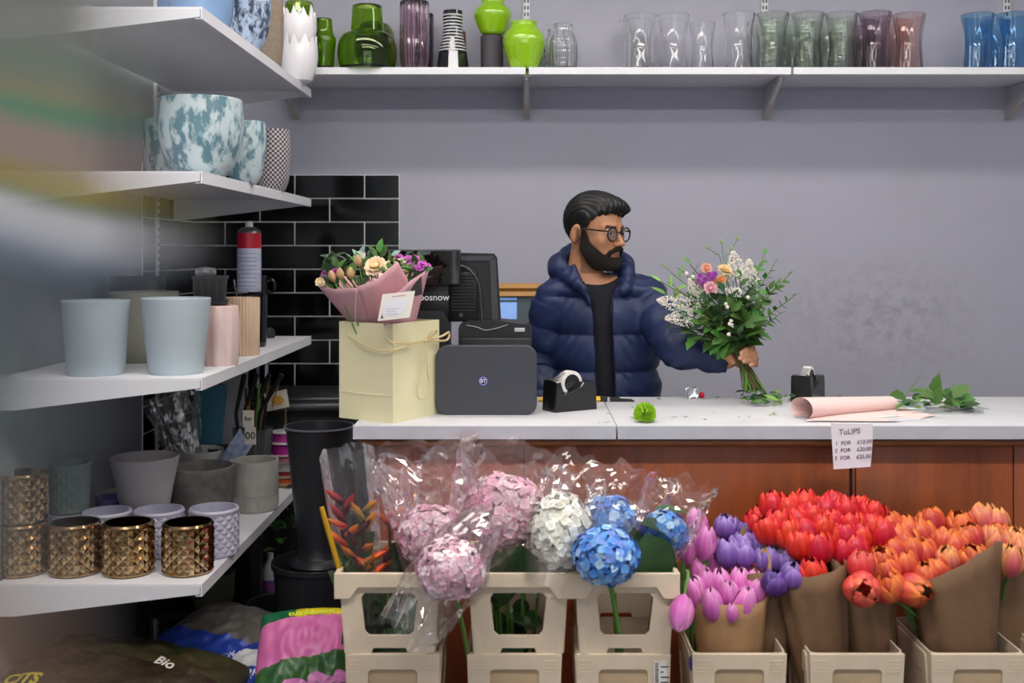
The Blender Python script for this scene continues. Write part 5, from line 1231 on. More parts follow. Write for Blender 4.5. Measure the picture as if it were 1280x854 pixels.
def inb(x, d=2.73): return (PX(x, d), d, zin)
hydrangea('pink hydrangea hanging over the rims in clear film', (563, 712), 2.52, 41, PK, 356, 0.0153, inb(600, 2.66), (505, 795, 2.47), 2, cello, r_top=.75, wr=.3, ruffle=.7)
hydrangea('pink hydrangea standing behind the hanging one', (540, 668), 2.68, 42, PK, 341, 0.0144, inb(520), (530, 558, 2.74), 3, cello_p, r_top=1.5, wr=.35, ruffle=.7)
hydrangea('large pale pink hydrangea wrapped in crinkled film', (628, 638), 2.73, 52, PK, 465, 0.0162, inb(640), (650, 566, 2.78), 4, cello_p, r_top=1.35, wr=.26, leaves=((640, 690, 2.66, (-.3, -.2, -1), 1.0), (650, 680, 2.64, (.2, -.2, -1), 1.0), (622, 688, 2.66, (.1, -.3, -1), .9)), ruffle=.7)
hydrangea('white hydrangea tightly wrapped in clear film', (700, 666), 2.64, 41, WH, 465, 0.0144, inb(668, 2.68), (722, 585, 2.74), 5, cello, squash=(1, .95, 1.2), r_top=.95, wr=.15, ruffle=.4)
hydrangea('bright blue hydrangea leaning over the bucket rim', (757, 694), 2.55, 42, BL, 403, 0.0119, inb(790, 2.68), (760, 640, 2.6), 6, sl=False)
hydrangea('blue hydrangea behind the leaning one in clear film', (762, 648), 2.70, 33, BL, 263, 0.0119, inb(775, 2.76), (775, 602, 2.78), 7, cello_p, r_top=1.2, wr=.35)
hydrangea('blue hydrangea under a large leaf in clear film', (830, 664), 2.72, 30, BL, 232, 0.0119, inb(800, 2.76), (850, 600, 2.76), 8, cello, r_top=1.4, wr=.3, leaves=((808, 668, 2.62, (.25, -.1, -1), 1.05), (800, 655, 2.66, (.9, 0, -.25), .75), (835, 690, 2.66, (-.1, -.2, -1), .8), (775, 660, 2.66, (.6, -.2, -.8), .7), (815, 645, 2.74, (1, 0, .3), .7)))
# stems and leaves seen through the collar windows
def foliage(label, x, d, seed, n=9):
    base = Vector((PX(x, d), d, zin)); t = thing('cut_foliage', label, 'foliage', base, 0, 'foliage inside the collars'); rr_ = random.Random(seed)
    for i in range(n):
        top = Vector((rr_.uniform(-.07, .07), rr_.uniform(-.04, .05), rr_.uniform(.25, .36))); s_ = part('stem', MB().tube([(top.x * .5, top.y * .5, 0), top], .004, 6), stem_g, t)
        for j in range(2): put_leaf('x', top * rr_.uniform(.6, .95), (rr_.uniform(-1, 1), rr_.uniform(-.6, .3), rr_.uniform(-.8, .6)), s_, sc=rr_.uniform(.4, .7), rr_=rr_)
foliage('dark cut stems and leaves behind the heliconia collar window', 487, 2.74, 31, 10); foliage('cut stems and leaves behind the pink hydrangea collar window', 648, 2.74, 32, 8)
o = part('bamboo_cane', MB().tube([P(402, 634, 2.6), P(405, 645, 2.6), P(424, 712, 2.63), P(436, 760, 2.66)], [.0052, .006, .0065, .0065], 10), mat('yellow_cane', 'c79a1c', rough=.4, var=.2)); tag(o, 'yellow cane standing in the heliconia collar', 'cane')
# heliconias in tall sleeves
hel_m = mat('heliconia_bract', 'ffffff', rough=.4, attr=True)
def heliconia(label, x, y0, d, seed, sl, top, blooms):
    base = Vector(inb(x, 2.72)); t = thing('heliconia_bunch', label, 'flowers', base, 0, 'heliconias'); rr_ = random.Random(seed)
    for i, (bx, by, c0, c1, dx) in enumerate(blooms):
        p = P(bx, by, d) - base; st_ = part('stem', MB().tube(bez([(rr_.uniform(-.02, .02), 0, 0), p * .6, p], 5), .005, 6), mat('dark_stem', '4a3a30', rough=.6), t)
        for j in range(3):
            L_ = .06 * rr_.uniform(.8, 1.2); q = p + Vector((0, 0, -.022 * j)); dr = Vector((dx * (1 if j % 2 == 0 else -.7), -.4, .6 + .2 * j)).normalized(); wv = Vector((0, 1, .2)).cross(dr).normalized()
            mb = MB(); cA, cB = lin(c0), lin(c1)
            mb.add([q - wv * .008, q + wv * .008, q + dr * L_ * .6 + wv * .009, q + dr * L_, q + dr * L_ * .6 - wv * .009, q + dr * L_ * .4 + Vector((0, -.01, 0))], [(0, 1, 5), (1, 2, 5), (2, 3, 5), (3, 4, 5), (4, 0, 5)], col=[cA, cA, cB, cB, cB, cA])
            part('bract', mb, hel_m, st_, smooth=False)
        put_leaf('x', p * .7, (rr_.uniform(-.6, .6), -.2, .8), st_, sc=.8, rr_=rr_)
    for s_ in sl: sleeve(t, P(*s_[0]) - base, P(*s_[1]) - base, s_[2], s_[3], seed, cello_p if s_[4] else cello, s_[5], ragged=.05)
mar, org, red_, oli = '5a2430', 'e8862a', 'd83a3a', '8a8a4a'
heliconia('orange and maroon heliconias in a tall clear sleeve', 455, 700, 2.66, 41, [((462, 800, 2.68), (433, 562, 2.68), .045, .066, 0, .06)], None, [(433, 660, red_, org, -1), (430, 630, mar, red_, -.6), (447, 690, mar, org, 1), (455, 640, oli, org, .6), (445, 670, mar, '3a2028', .5), (462, 700, org, red_, 1)])
heliconia('heliconias partly hidden beside the pink hydrangea film', 490, 700, 2.76, 42, [((490, 790, 2.76), (492, 585, 2.80), .04, .06, 1, .15)], None, [(487, 645, red_, org, 1), (478, 690, org, red_, 1), (470, 700, mar, mar, -1), (497, 690, '3a2430', mar, .5)])
# ------------------------------------------------------------------ the bouquet in the florist's hand
HB = P(927, 447, 3.505)
bq = thing('hand_bouquet', 'loose bouquet of white astilbe, roses and foliage held in the hand', 'flowers', P(942, 491, 3.5)); o0 = Vector(bq.location); hp = HB - o0
rb = random.Random(21)
def stem_path(end, rr_):
    j = Vector((rr_.uniform(-.012, .012), rr_.uniform(-.012, .012), 0)); b_ = Vector((rr_.uniform(-.035, .035), rr_.uniform(-.014, .014), rr_.uniform(-.0, .018)))
    e = Vector(end); m_ = hp + j + (e - hp) * .45 + Vector(((e - hp).x * -.12, 0, .02))
    return [b_, hp + j, m_, e]
def bstem(end, m_, r=.0022, rr_=rb):
    return part('stem', MB().tube(bez(stem_path(end, rr_), 5), [r * 1.25] * 6 + [r] * 10, 6), m_, bq)
def pos(x, y, d=3.5): return P(x, y, d) - o0
# leafy sprigs: (end pixel, depth, leaf kind, how many, leaf scale)
sprigs = [(985, 345, 3.5, 's', 13, .85), (968, 330, 3.52, 's', 13, .9), (990, 372, 3.46, 's', 12, .8), (972, 395, 3.46, 's', 11, .85), (950, 335, 3.56, 's', 10, .9), (955, 318, 3.56, 's', 9, .8), (962, 362, 3.44, 's', 12, .9),
          (826, 352, 3.47, 'y', 9, 1.0), (838, 340, 3.5, 'y', 9, 1.0), (832, 368, 3.5, 'y', 7, .9), (858, 345, 3.54, 'm', 9, .9), (862, 330, 3.56, 'm', 7, .8),
          (850, 412, 3.44, 'd', 9, 1.), (868, 418, 3.42, 'l', 6, 1.), (838, 400, 3.46, 'd', 8, 1.), (885, 425, 3.41, 'l', 5, .9), (900, 395, 3.40, 'd', 9, 1.05), (880, 395, 3.39, 'm', 10, 1.1), (915, 385, 3.40, 'm', 9, 1.1), (930, 400, 3.40, 'l', 6, .95), (945, 410, 3.42, 'l', 5, 1.), (935, 370, 3.40, 'd', 9, .95),
          (905, 365, 3.39, 'd', 8, .95), (870, 375, 3.40, 'd', 9, .95), (885, 350, 3.45, 'm', 8, .9), (925, 350, 3.44, 'm', 9, .95), (945, 380, 3.44, 's', 11, 1.05), (860, 395, 3.40, 'd', 9, .9), (900, 420, 3.42, 'm', 8, 1.), (915, 330, 3.54, 'm', 6, .8)]
sprigs = [(x, y, d, kd, n + (7 if kd == 's' else 3), sc * (1.12 if kd == 's' else 1.)) for x, y, d, kd, n, sc in sprigs]
sprigs += [(950, 395, 3.42, 'm', 11, .9), (938, 345, 3.5, 's', 16, 1.), (972, 355, 3.5, 's', 18, 1.), (940, 420, 3.44, 's', 14, 1.), (855, 380, 3.44, 'm', 10, .9), (895, 375, 3.38, 'd', 10, .9), (920, 412, 3.39, 'd', 9, .8), (875, 405, 3.39, 'm', 10, .9), (845, 360, 3.5, 'm', 9, .8)]
for x, y, d, kind, n, sc in sprigs:
    e = pos(x, y, d); pth = bez(stem_path(e, rb), 6); st_ = part('stem', MB().tube(pth, .0016, 5), stem_g if kind in 'sy' else stem_b, bq); m0 = len(pth)
    for i in range(n):
        t_ = (.42 if kind == 's' else .5) + (.58 if kind == 's' else .5) * (i + 1) / n; q = pth[min(int(t_ * (m0 - 1)), m0 - 1)]; dr = (pth[-1] - pth[m0 // 2]).normalized(); side = dr.cross(Vector((0, 1, 0))).normalized() * (1 if i % 2 else -1)
        v_ = dr * rb.uniform(.35, .9) + side * rb.uniform(.5, 1.) + Vector((0, rb.uniform(-.7, .3), rb.uniform(-.2, .2))) if i < n - 1 else dr
        put_leaf(kind, q, v_, st_, sc=sc * rb.uniform(.75, 1.1), rr_=rb)
# buds on thin curling stems
budm = mat('green_bud', '8fae62', rough=.5)
for pts in ([(902, 330), (895, 318), (886, 311), (884, 310)], [(905, 325), (903, 310), (902, 303)], [(914, 322), (918, 306), (922, 299)], [(908, 330), (912, 318), (914, 311)]):
    st_ = part('stem', MB().tube(bez([hp + Vector((rb.uniform(-.01, .01), 0, 0))] + [pos(x, y, 3.53) for x, y in pts], 5), .0012, 5), stem_g, bq)
    part('bud', MB().ball(pos(pts[-1][0], pts[-1][1] - 1, 3.53), (.0045, .0045, .009), 10, 8), budm, st_)
# white astilbe plumes
ast = mat('astilbe_white', 'f6f0e4', rough=.7, var=.15, vscale=60)
def plume(base_px, tip_px, d, w_, seed, n=330):
    rr_ = random.Random(seed); a_, b_ = pos(*base_px, d), pos(*tip_px, d); ax = b_ - a_; mb = MB(); m4 = frame(a_, ax); L_ = ax.length
    for i in range(n):
        t_ = rr_.random() ** .8; r = w_ * (1 - t_) ** .7 * rr_.random() ** .5 + .002; an = rr_.uniform(0, 6.28)
        # side branchlets: gather the points on a few spirals
        an = round(an / .9) * .9 + rr_.uniform(-.15, .15); p = m4 @ Vector((r * math.cos(an), r * math.sin(an), t_ * L_ + r * .35)); s_ = rr_.uniform(.0022, .0044)
        dv = Vector((rr_.uniform(-1, 1), rr_.uniform(-1, 1), rr_.uniform(-1, 1))).normalized(); x = dv.orthogonal().normalized(); y = dv.cross(x)
        mb.add([p + x * s_, p - x * s_ * .6 + y * s_ * .8, p - x * s_ * .6 - y * s_ * .8, p + dv * s_ * 1.2], [(0, 1, 2), (0, 1, 3), (1, 2, 3), (2, 0, 3)])
    st_ = bstem(a_, stem_g, .0015); part('astilbe_plume', mb, ast, st_, smooth=False, kind='stuff')
plume((880, 388), (822, 375), 3.42, .045, 1); plume((872, 398), (832, 398), 3.41, .035, 2, 240); plume((925, 355), (916, 315), 3.45, .042, 3, 380); plume((938, 360), (936, 325), 3.47, .035, 4, 260); plume((875, 372), (862, 352), 3.43, .03, 5, 220); plume((905, 370), (898, 345), 3.43, .02, 6, 90); plume((912, 372), (925, 362), 3.41, .03, 7, 120)
# blooms
def bloom(ctr, rad, c0, c1, seed, rings=3, per=6, axis=(0, -1, .35), name='rose', parent=None, spread=.5):
    rr_ = random.Random(seed); m4 = frame(ctr, axis); mats_ = mat('bloom_petal', 'ffffff', rough=.5, attr=True, sss=.1); cA, cB = np.array(lin(c0)[:3]), np.array(lin(c1)[:3])
    mb = MB(); mb.ball(m4 @ Vector((0, 0, rad * .15)), rad * .35, 8, 6, col=tuple(cA) + (1,))
    for j in range(rings):
        k_ = (j + 1) / rings; n = per + j
        for i in range(n):
            a_ = 2 * math.pi * (i + .5 * (j % 2)) / n + rr_.uniform(-.1, .1); L_ = rad * (.55 + .45 * k_) * rr_.uniform(.92, 1.06); wd = L_ * .55; el = math.pi / 2 * (1 - k_ * (.55 + spread * .4))
            def fn(u, v): 
                s_ = u * 2 - 1; r = L_ * v * math.cos(el) * 1. + rad * .08; z = L_ * v * math.sin(el) - .12 * L_ * v * v; wv = wd * math.sin(math.pi * min(.93, .15 + v * .78)); 
                x, y = r - .15 * L_ * s_ * s_ * 0, s_ * wv; z += .25 * wd * s_ * s_; return m4 @ Vector((x * math.cos(a_) - y * math.sin(a_), x * math.sin(a_) + y * math.cos(a_), z))
            c = cA * (1 - k_) + cB * k_
            mb.grid(fn, 4, 3, colfn=lambda u, v: tuple(c * (.85 + .2 * v)) + (1,))
    return part(name, mb, mats_, parent, angle=None)
def bq_bloom(x, y, d, rad, c0, c1, seed, **k_):
    e = pos(x, y, d); st_ = bstem(e + Vector((0, .01, -.01)), stem_g); return bloom(e, rad, c0, c1, seed, parent=st_, **k_)
bq_bloom(888, 361, 3.40, .022, 'e6a9b4', 'eec6cc', 1, rings=4); bq_bloom(906, 339, 3.43, .026, 'e9c27a', 'f0dcb4', 2, rings=3, axis=(.3, -.5, .8), name='gerbera', spread=.9); bq_bloom(883, 336, 3.46, .018, 'e59a80', 'eebaa2', 3); bq_bloom(902, 350, 3.41, .014, 'e0905a', 'ecaa6a', 4, name='alstroemeria'); bq_bloom(895, 352, 3.42, .012, 'd88860', 'e8a880', 5, name='alstroemeria')
for i, (x, y) in enumerate(((875, 345), (881, 350), (878, 356), (886, 344), (893, 343), (872, 352), (890, 348))): bq_bloom(x, y, 3.42, .0105, '8a2f8f', 'b55ab5', 10 + i, rings=2, per=7, name='chrysanthemum', spread=.7)
wberry = mat('white_berry', 'e6ddd6', rough=.3)
for i, (x, y) in enumerate(((912, 405), (916, 407), (914, 401), (911, 418), (907, 380), (909, 384), (858, 342), (862, 350), (866, 346), (935, 372))):
    st_ = bstem(pos(x, y + 1, 3.39), stem_g, .001); part('berry', MB().ball(pos(x, y, 3.385), .0062, 10, 8), wberry, st_)
for i in range(16):
    e = pos(rb.uniform(868, 940), rb.uniform(375, 410), rb.uniform(3.44, 3.55)); bstem(e, stem_b if i % 2 else stem_g, rb.uniform(.0018, .0034))

# ------------------------------------------------------------------ bouquet standing in the gift bag
gb0 = cC + (a_bag := (cL - cC)) * .5 + (cR - cC) * .5
gbq = thing('wrapped_bouquet', 'mixed bouquet in pink paper standing in the cream bag', 'flowers', (gb0.x, gb0.y, CT + .01)); g0 = Vector(gbq.location); dg = gb0.y; rg = random.Random(9)
pinkw = mat('pink_wrapping_paper', 'e2aeb6', rough=.6, var=.05, vscale=14); blackw = mat('black_paper_inside', '39363a', rough=.6)
def gp(x, y, d): return P(x, y, d) - g0
def sheet(rows, m_, name='paper_sheet', n=10):
    """ruled sheet: list of (bottom px, top px) columns"""
    def fn(u, v):
        k_ = u * (len(rows) - 1); i = min(int(k_), len(rows) - 2); t_ = k_ - i
        bo = gp(*rows[i][0]).lerp(gp(*rows[i + 1][0]), t_); to = gp(*rows[i][1]).lerp(gp(*rows[i + 1][1]), t_)
        p = bo.lerp(to, v); p.y -= .008 * math.sin(math.pi * v) * v; return p
    o = part(name, MB().grid(fn, (len(rows) - 1) * 4, n), m_, gbq, angle=None); so = o.modifiers.new('thickness', 'SOLIDIFY'); so.thickness = .0007; return o
D = 3.02
sheet([((455, 425, 3.16), (397, 357, 3.10)), ((462, 428, 3.14), (417, 362, 3.02)), ((470, 430, 3.13), (446, 360, 2.96))], pinkw)
sheet([((470, 430, 3.13), (446, 359, 2.958)), ((480, 432, 3.12), (470, 350, 2.95)), ((495, 432, 3.12), (497, 327, 2.97)), ((503, 430, 3.14), (510, 350, 3.0))], pinkw)
sheet([((488, 432, 3.11), (474, 388, 2.945)), ((500, 430, 3.12), (512, 352, 2.95)), ((508, 428, 3.14), (528, 342, 3.02)), ((514, 425, 3.17), (537, 334, 3.1))], pinkw)
sheet([((455, 425, 3.16), (400, 357, 3.11)), ((464, 425, 3.18), (410, 346, 3.16)), ((480, 425, 3.2), (440, 345, 3.24)), ((505, 425, 3.19), (500, 340, 3.24)), ((514, 425, 3.17), (537, 334, 3.11))], pinkw)
sheet([((512, 372, 3.0), (513, 352, 2.975)), ((528, 368, 3.02), (527, 340, 3.025))], blackw, 'paper_lining')
part('tape_seam', MB().tube([gp(445.5, 360, 2.953), gp(444.5, 382, 2.985), gp(444, 404, 3.01)], .0009, 5), mat('seam_white', 'e8d5da', rough=.5), gbq)
# gift card (code left off)
cdm = part('gift_card', MB().add([gp(472, 401.5, 2.935), gp(512, 397, 2.935), gp(519, 363.5, 2.93), gp(478, 368, 2.93)], [(0, 1, 2, 3)]), mat('gift_card_paper', 'e9e4da', rough=.6), gbq, smooth=False, label='cream printed gift card')
part('card_panel', MB().add([gp(478, 396, 2.9335), gp(505, 393.5, 2.9335), gp(511, 371.5, 2.9285), gp(483, 374, 2.9285)], [(0, 1, 2, 3)]), mat('card_panel_white', 'e9e8ee', rough=.6), cdm, smooth=False)
prn_m = mat('fine_print', '9a98a8', rough=.6)
for i in range(6):
    x0 = 483 - i * .75; y_ = 377 + i * 3.2; part('print_line', MB().add([gp(x0 + 2, y_, 2.931), gp(x0 + 12 + (i * 5) % 9, y_ - .9, 2.931), gp(x0 + 12 + (i * 5) % 9, y_ - .4, 2.931), gp(x0 + 2, y_ + .5, 2.931)], [(0, 1, 2, 3)]), prn_m, cdm, smooth=False)
part('print_line', MB().add([gp(490, 370.5, 2.929), gp(507, 368.6, 2.929), gp(507, 369.6, 2.929), gp(490, 371.5, 2.929)], [(0, 1, 2, 3)]), mat('print_rose', 'c58f92', rough=.6), cdm, smooth=False)
part('print_motif', MB().add([gp(475.5, 398.5, 2.934), gp(479.5, 398, 2.934), gp(477.5, 392.5, 2.933)], [(0, 1, 2)]), mat('motif_ink', '4a4750', rough=.6), cdm, smooth=False)
def gbloom(x, y, d, rad, c0, c1, seed, **k_):
    e = gp(x, y, d); st_ = part('stem', MB().tube(bez([(rg.uniform(-.02, .02), rg.uniform(-.02, .02), .01), Vector((e.x * .3, e.y * .3 + .01, e.z * .62)), e], 4), .002, 5), stem_g, gbq); return bloom(e, rad, c0, c1, seed, parent=st_, **k_)
for i, (x, y, d) in enumerate(((407, 341, 3.1), (405, 347, 3.08), (424, 333, 3.12), (428, 335, 3.08), (418, 340, 3.06), (434, 337, 3.08), (422, 338, 3.1))): gbloom(x, y, d, .0125, '9a2f92', 'b04aa8', 40 + i, rings=2, per=8, axis=(-.3, -.6, .8), name='chrysanthemum', spread=.7)
for i, (x, y, d) in enumerate(((498, 322, 3.12), (505, 325, 3.1), (512, 324, 3.1), (519, 329, 3.08), (526, 327, 3.1), (514, 333, 3.05), (524, 336, 3.05), (533, 333, 3.1), (508, 331, 3.1), (528, 331, 3.06), (519, 323, 3.14))): gbloom(x, y, d, .013, 'b04aa8', 'cf6ac4', 60 + i, rings=2, per=8, axis=(.2, -.6, .8), name='chrysanthemum', spread=.7)
gbloom(470, 334, 3.05, .032, 'efcf9a', 'f3e3c6', 81, rings=3, per=8, axis=(-.1, -.8, .6), name='gerbera', spread=.8); gbloom(450, 322, 3.1, .018, 'efe9dc', 'f3efe6', 82); gbloom(458, 330, 3.12, .018, 'f0e6c8', 'f4eeda', 83); gbloom(400, 353, 3.07, .014, 'ecd0a0', 'f0dcb8', 84)
for i, (x, y, ax) in enumerate(((449, 330, (-.1, -.4, 1)), (439, 345, (0, -.5, 1)), (418, 349, (-.3, -.5, 1)), (427, 346, (-.1, -.5, 1)))):
    e = gp(x, y + 3, 3.03); st_ = part('stem', MB().tube([(0, 0, .02), e * .6, e], .002, 5), stem_g, gbq)
    part('alstroemeria', MB().lathe([(.003, 0), (.009, .008), (.011, .018), (.006, .03), (.002, .034)], 10, fn=lambda t_, r, z: r * (1 + .15 * math.cos(3 * t_)), mx=frame(e, ax), cap1=True), mat('peach_bud', 'dd9a84', rough=.5, var=.4, vscale=60, col2='b8b070'), st_)
hyd_g = mat('pale_green_floret', 'c9d29a', rough=.6, var=.3, vscale=80)
for i in range(46):
    e = gp(rg.uniform(484, 508), rg.uniform(322, 350), rg.uniform(3.04, 3.12)); part('floret', MB().ball(e, (.006, .005, .005), 6, 5), hyd_g, gbq) if i < 30 else None
for i in range(130):
    x, y = rg.uniform(408, 532), rg.uniform(324, 362); e = gp(x, y, rg.uniform(3.04, 3.16)); put_leaf(rg.choice('smd'), e, (rg.uniform(-.8, .8), rg.uniform(-.5, .2), rg.uniform(.3, 1)), gbq, sc=rg.uniform(.6, 1.), rr_=rg)
euc = mat('blue_green_leaf', '8aa79b', rough=.5, rand=.15); LEAF['e'] = leaf_data('leaf', .03, .009, euc)
for x, y, dx, dz in ((447, 322, -.4, 1), (452, 318, .2, 1), (460, 320, .5, 1), (455, 316, 0, 1), (427, 330, -1, .1), (432, 325, -.7, .6), (440, 325, -.5, .8), (486, 322, .8, .6), (490, 320, .6, .5), (474, 316, .1, 1), (477, 322, .3, 1), (470, 322, -.4, 1)): put_leaf('e' if x < 465 or x > 484 else 'm', gp(x, y, 3.1), (dx, -.1, dz), gbq, sc=.9, rr_=rg)

# ------------------------------------------------------------------ cut leaves and scraps on the worktop
rl = random.Random(17)
br1 = thing('cut_branch', 'leafy green cut branch lying on clear film', 'branch', on_counter(1165, 512)); o1 = Vector(br1.location)
part('twig', MB().tube(bez([on_counter(1112, 505) - o1 + Vector((0, 0, .01)), on_counter(1140, 509) - o1 + Vector((0, 0, .015)), on_counter(1185, 512) - o1 + Vector((0, 0, .02)), on_counter(1210, 512) - o1 + Vector((0, 0, .01))], 6), .0018, 5), stem_g, br1)
part('twig', MB().tube(bez([on_counter(1128, 507) - o1 + Vector((0, 0, .01)), P(1135, 490, 3.35) - o1, P(1150, 471, 3.36) - o1], 5), .0014, 5), stem_g, br1)
for i in range(44):
    x = rl.uniform(1128, 1205); hgt = rl.uniform(.006, .05) * (1 - abs(x - 1170) / 80); p = on_counter(x, rl.uniform(505, 516)) - o1 + Vector((0, 0, hgt)); put_leaf(rl.choice(('m', 'm', 'l', 'y', 'd')), p, (rl.uniform(-1, 1), rl.uniform(-1, .5), rl.uniform(-.1, .5)), br1, sc=rl.uniform(.55, 1.), rr_=rl)
for x, y, dx, dz in ((1190, 500, 1, .2), (1195, 503, 1, -.25), (1186, 495, .8, .5), (1170, 496, -.1, 1)): put_leaf('l', P(x, y, 3.3) - o1, (dx, -.2, dz), br1, sc=1., rr_=rl)
br2 = thing('leaf_trimmings', 'heap of stripped leaves below the bouquet stems', 'leaves', on_counter(955, 503)); o2 = Vector(br2.location)
for i in range(40):
    p = on_counter(rl.uniform(928, 990), rl.uniform(498.5, 508)) - o2 + Vector((0, 0, rl.uniform(.002, .025))); put_leaf(rl.choice('msdy'), p, (rl.uniform(-1, 1), rl.uniform(-1, 1), rl.uniform(-.05, .35)), br2, sc=rl.uniform(.5, .95), rr_=rl)
scr = [(756, 519, 'y'), (752, 529, 'y'), (763, 529.5, 'y'), (789, 510, 's'), (787, 523, 'y'), (846, 523, 's'), (860, 523, 'y'), (892, 518, 's'), (878, 525, 's'), (934, 523, 'y'), (968, 517, 'y'), (972, 520, 'y'), (858, 498.5, 'y'), (820, 500, 's'), (900, 498, 's'), (886, 499, 's'), (1045, 497.5, 'd'), (1055, 497.8, 'd'), (1220, 510, 'm'), (1228, 512, 'y'), (925, 523.5, 'y'), (748, 506, 's')]
for i, (x, y, kd) in enumerate(scr):
    o = link('leaf_scrap', LEAF[kd]); a_ = rl.uniform(0, 6.28); o.location = on_counter(x, y) + Vector((0, 0, .003)); o.rotation_euler = (R(8), R(rl.uniform(-12, 12)), a_); s_ = rl.uniform(.3, .6); o.scale = (s_, s_, s_)
    near = 'near the pliers' if x < 800 else 'beyond the lime chrysanthemum' if x < 905 else 'around the bouquet trimmings' if x < 1000 else 'behind the pink wrapping paper'
    tag(o, 'small stray green leaf on the worktop ' + near, 'leaf', 'stray leaves on the worktop')

# ------------------------------------------------------------------ lowest shelf: spools, tools, sleeves
dS = 4.22; k = dS / F
sp = thing('spool_stand', 'square wooden stand with a metal rod for ribbon spools', 'stand', (PX(357, dS), dS, Z4)); pz = lambda y: PZ(y, dS) - Z4
part('base', MB().box((-22 * k, -22 * k, 0), (22 * k, 22 * k, .012), b=.002), mat('plywood', '8a7458', rough=.7, var=.3, vscale=20), sp); part('rod', MB().tube([(0, 0, .01), (0, 0, pz(508))], .004, 8), mat('rusty_rod', '6a5a48', rough=.5), sp)
part('tag', MB().add([(x_ * k, -.012, pz(y_)) for x_, y_ in ((-22, 514), (6, 508), (2, 486), (-26, 492))], [(0, 1, 2, 3)]), mat('printed_tag', 'cfcabc', rough=.6), sp, smooth=False); part('tag_motif', MB().ball((-9 * k, -.0135, pz(500)), (8 * k, .0006, 6 * k), 12, 8), mat('mustard_print', 'c79a3a', rough=.6), sp); part('tag_stick', MB().tube([(-15 * k, -.016, pz(508)), (-8 * k, -.016, pz(481))], .003, 6), mat('cane_orange', 'b07a44', rough=.6), sp)
sps = [('wide spool of orange ribbon at the bottom of the stack', 22, 9, 'd0602a', 'a89c8a'), ('spool of red checked ribbon above the orange one', 21, 7.5, 'a83040', 'a89f90'), ('spool of silver ribbon in the middle of the stack', 20, 9, 'a9a9aa', '9b968c'), ('spool of dusty pink ribbon above the silver one', 20, 8.5, 'b56a8a', '9a958c'), ('wide spool of magenta ribbon below the topmost', 21, 15, 'a52a86', 'c9c6c4'), ('topmost spool of magenta ribbon on the rod', 19, 13, 'b03a94', 'cfcccb')]
z = .012
for i, (lb, rr_, hh, c1, c2) in enumerate(sps):
    t = thing('ribbon_spool', lb, 'ribbon', (sp.location.x + (0, .002, -.002, .001, -.002, -.004)[i], dS, Z4 + z), 0, 'ribbon spools'); r = rr_ * k; h = hh * k
    ring = lambda r0, r1, z0, z1: MB().lathe([(r0, z0), (r1, z0), (r1, z1), (r0, z1), (r0, z0)], 32, cap0=False)
    part('ribbon', ring(.008, r * .86, .0015, h - .0015), mat('ribbon_' + c1, c1, rough=.35, var=.2, vscale=60, stretch=(1, 1, 6)), t, angle=30); part('flange', ring(.007, r, 0, .0025), mat('spool_' + c2, c2, rough=.5), t, angle=30); part('flange', ring(.007, r, h - .0025, h), MATS['spool_' + c2], t, angle=30)
    z += h + .0006
# glass of tools
dG = 4.02; k = dG / F
t = thing('tool_jar', 'glass jar crowded with floristry picks and price sticks', 'jar', (PX(316, dG), dG, Z4)); rt_ = random.Random(4)
part('glass', MB().lathe([(17 * k, 0), (19 * k, .004), (25 * k, .245), (24 * k, .245), (18 * k, .006)], 36, fn=lambda a_, r, z: r * (1 + .02 * math.cos(10 * a_)), cap1=True), film('tool_glass', 'cfd8d2', .06, rim=.6), t)
blk2 = mat('stick_dark', '1c1a1a', rough=.5); wd_ = mat('cane_wood', '8a5f3a', rough=.6)
for i in range(16):
    a_ = rt_.uniform(0, 6.28); q = Vector((rt_.uniform(-.025, .06), rt_.uniform(-.04, .03), rt_.uniform(.3, .42))); part('stick', MB().tube([(-.02 * math.cos(a_), .02 * math.sin(a_), .01), q], rt_.uniform(.0025, .005), 6), rt_.choice((blk2, blk2, wd_, stem_g)), t)
for i in range(4): part('tool', MB().tube([(-.03 + .012 * i, -.01, .05), (-.055 + .028 * i, -.02, .3), (-.025 + .045 * i, -.02, .44)], [.006, .007, .01], 6), blk2, t)
for x_, y_, s_ in ((.005, .29, 'for'), (.012, .23, '00')):
    tg_ = part('price_tag', MB().box((x_ - .02, -.085, y_ - .03), (x_ + .02, -.084, y_ + .03)), mat('tag_card', 'd8d2c6', rough=.6), t, smooth=False); v, f = text_geo(s_, .036 if s_ == '00' else .022, bold=.0004); part('lettering', MB().add(v, f, mx=Matrix.Translation((x_, -.0855, y_)) @ FRONT), inkb, tg_, smooth=False)
t = thing('sleeve_bundle', 'bundle of clear plastic sleeves standing in the white tub', 'sleeves', (PX(232, 3.98), 3.98, Z4 + .05)); b0 = Vector(t.location)
for i in range(3): sleeve(t, P(244 - i * 4, 610, 3.98) - b0, P(217 - i * 9, 492, 3.99 + .02 * i) - b0, .035, .075, 50 + i, cello, .35, nu=30, nv=18, name='sleeve', flat=.5)
o = part('file_card', MB().box((-.035, 0, 0), (.035, .004, .16), b=.001), mat('card_blue_edge', 'c3c8d6', rough=.5, var=.5, vscale=40, col2='5a78b8')); o.location = (PX(278, 3.93), 3.93, Z4 + .1); o.rotation_euler = (R(-8), R(32), 0); tag(o, 'pale card with blue edge leaning in the white tub', 'card')
o = part('blue_folder', loft(MB(), [rring(.06, .006, 0, .004), rring(.06, .006, .38, .004)]), mat('teal_blue_card', '3f7f97', rough=.5, var=.15)); o.location = (PX(253, 4.2), 4.2, Z4); o.rotation_euler = (R(-3), R(4), 0); tag(o, 'teal blue folder standing against the tiled wall', 'folder')
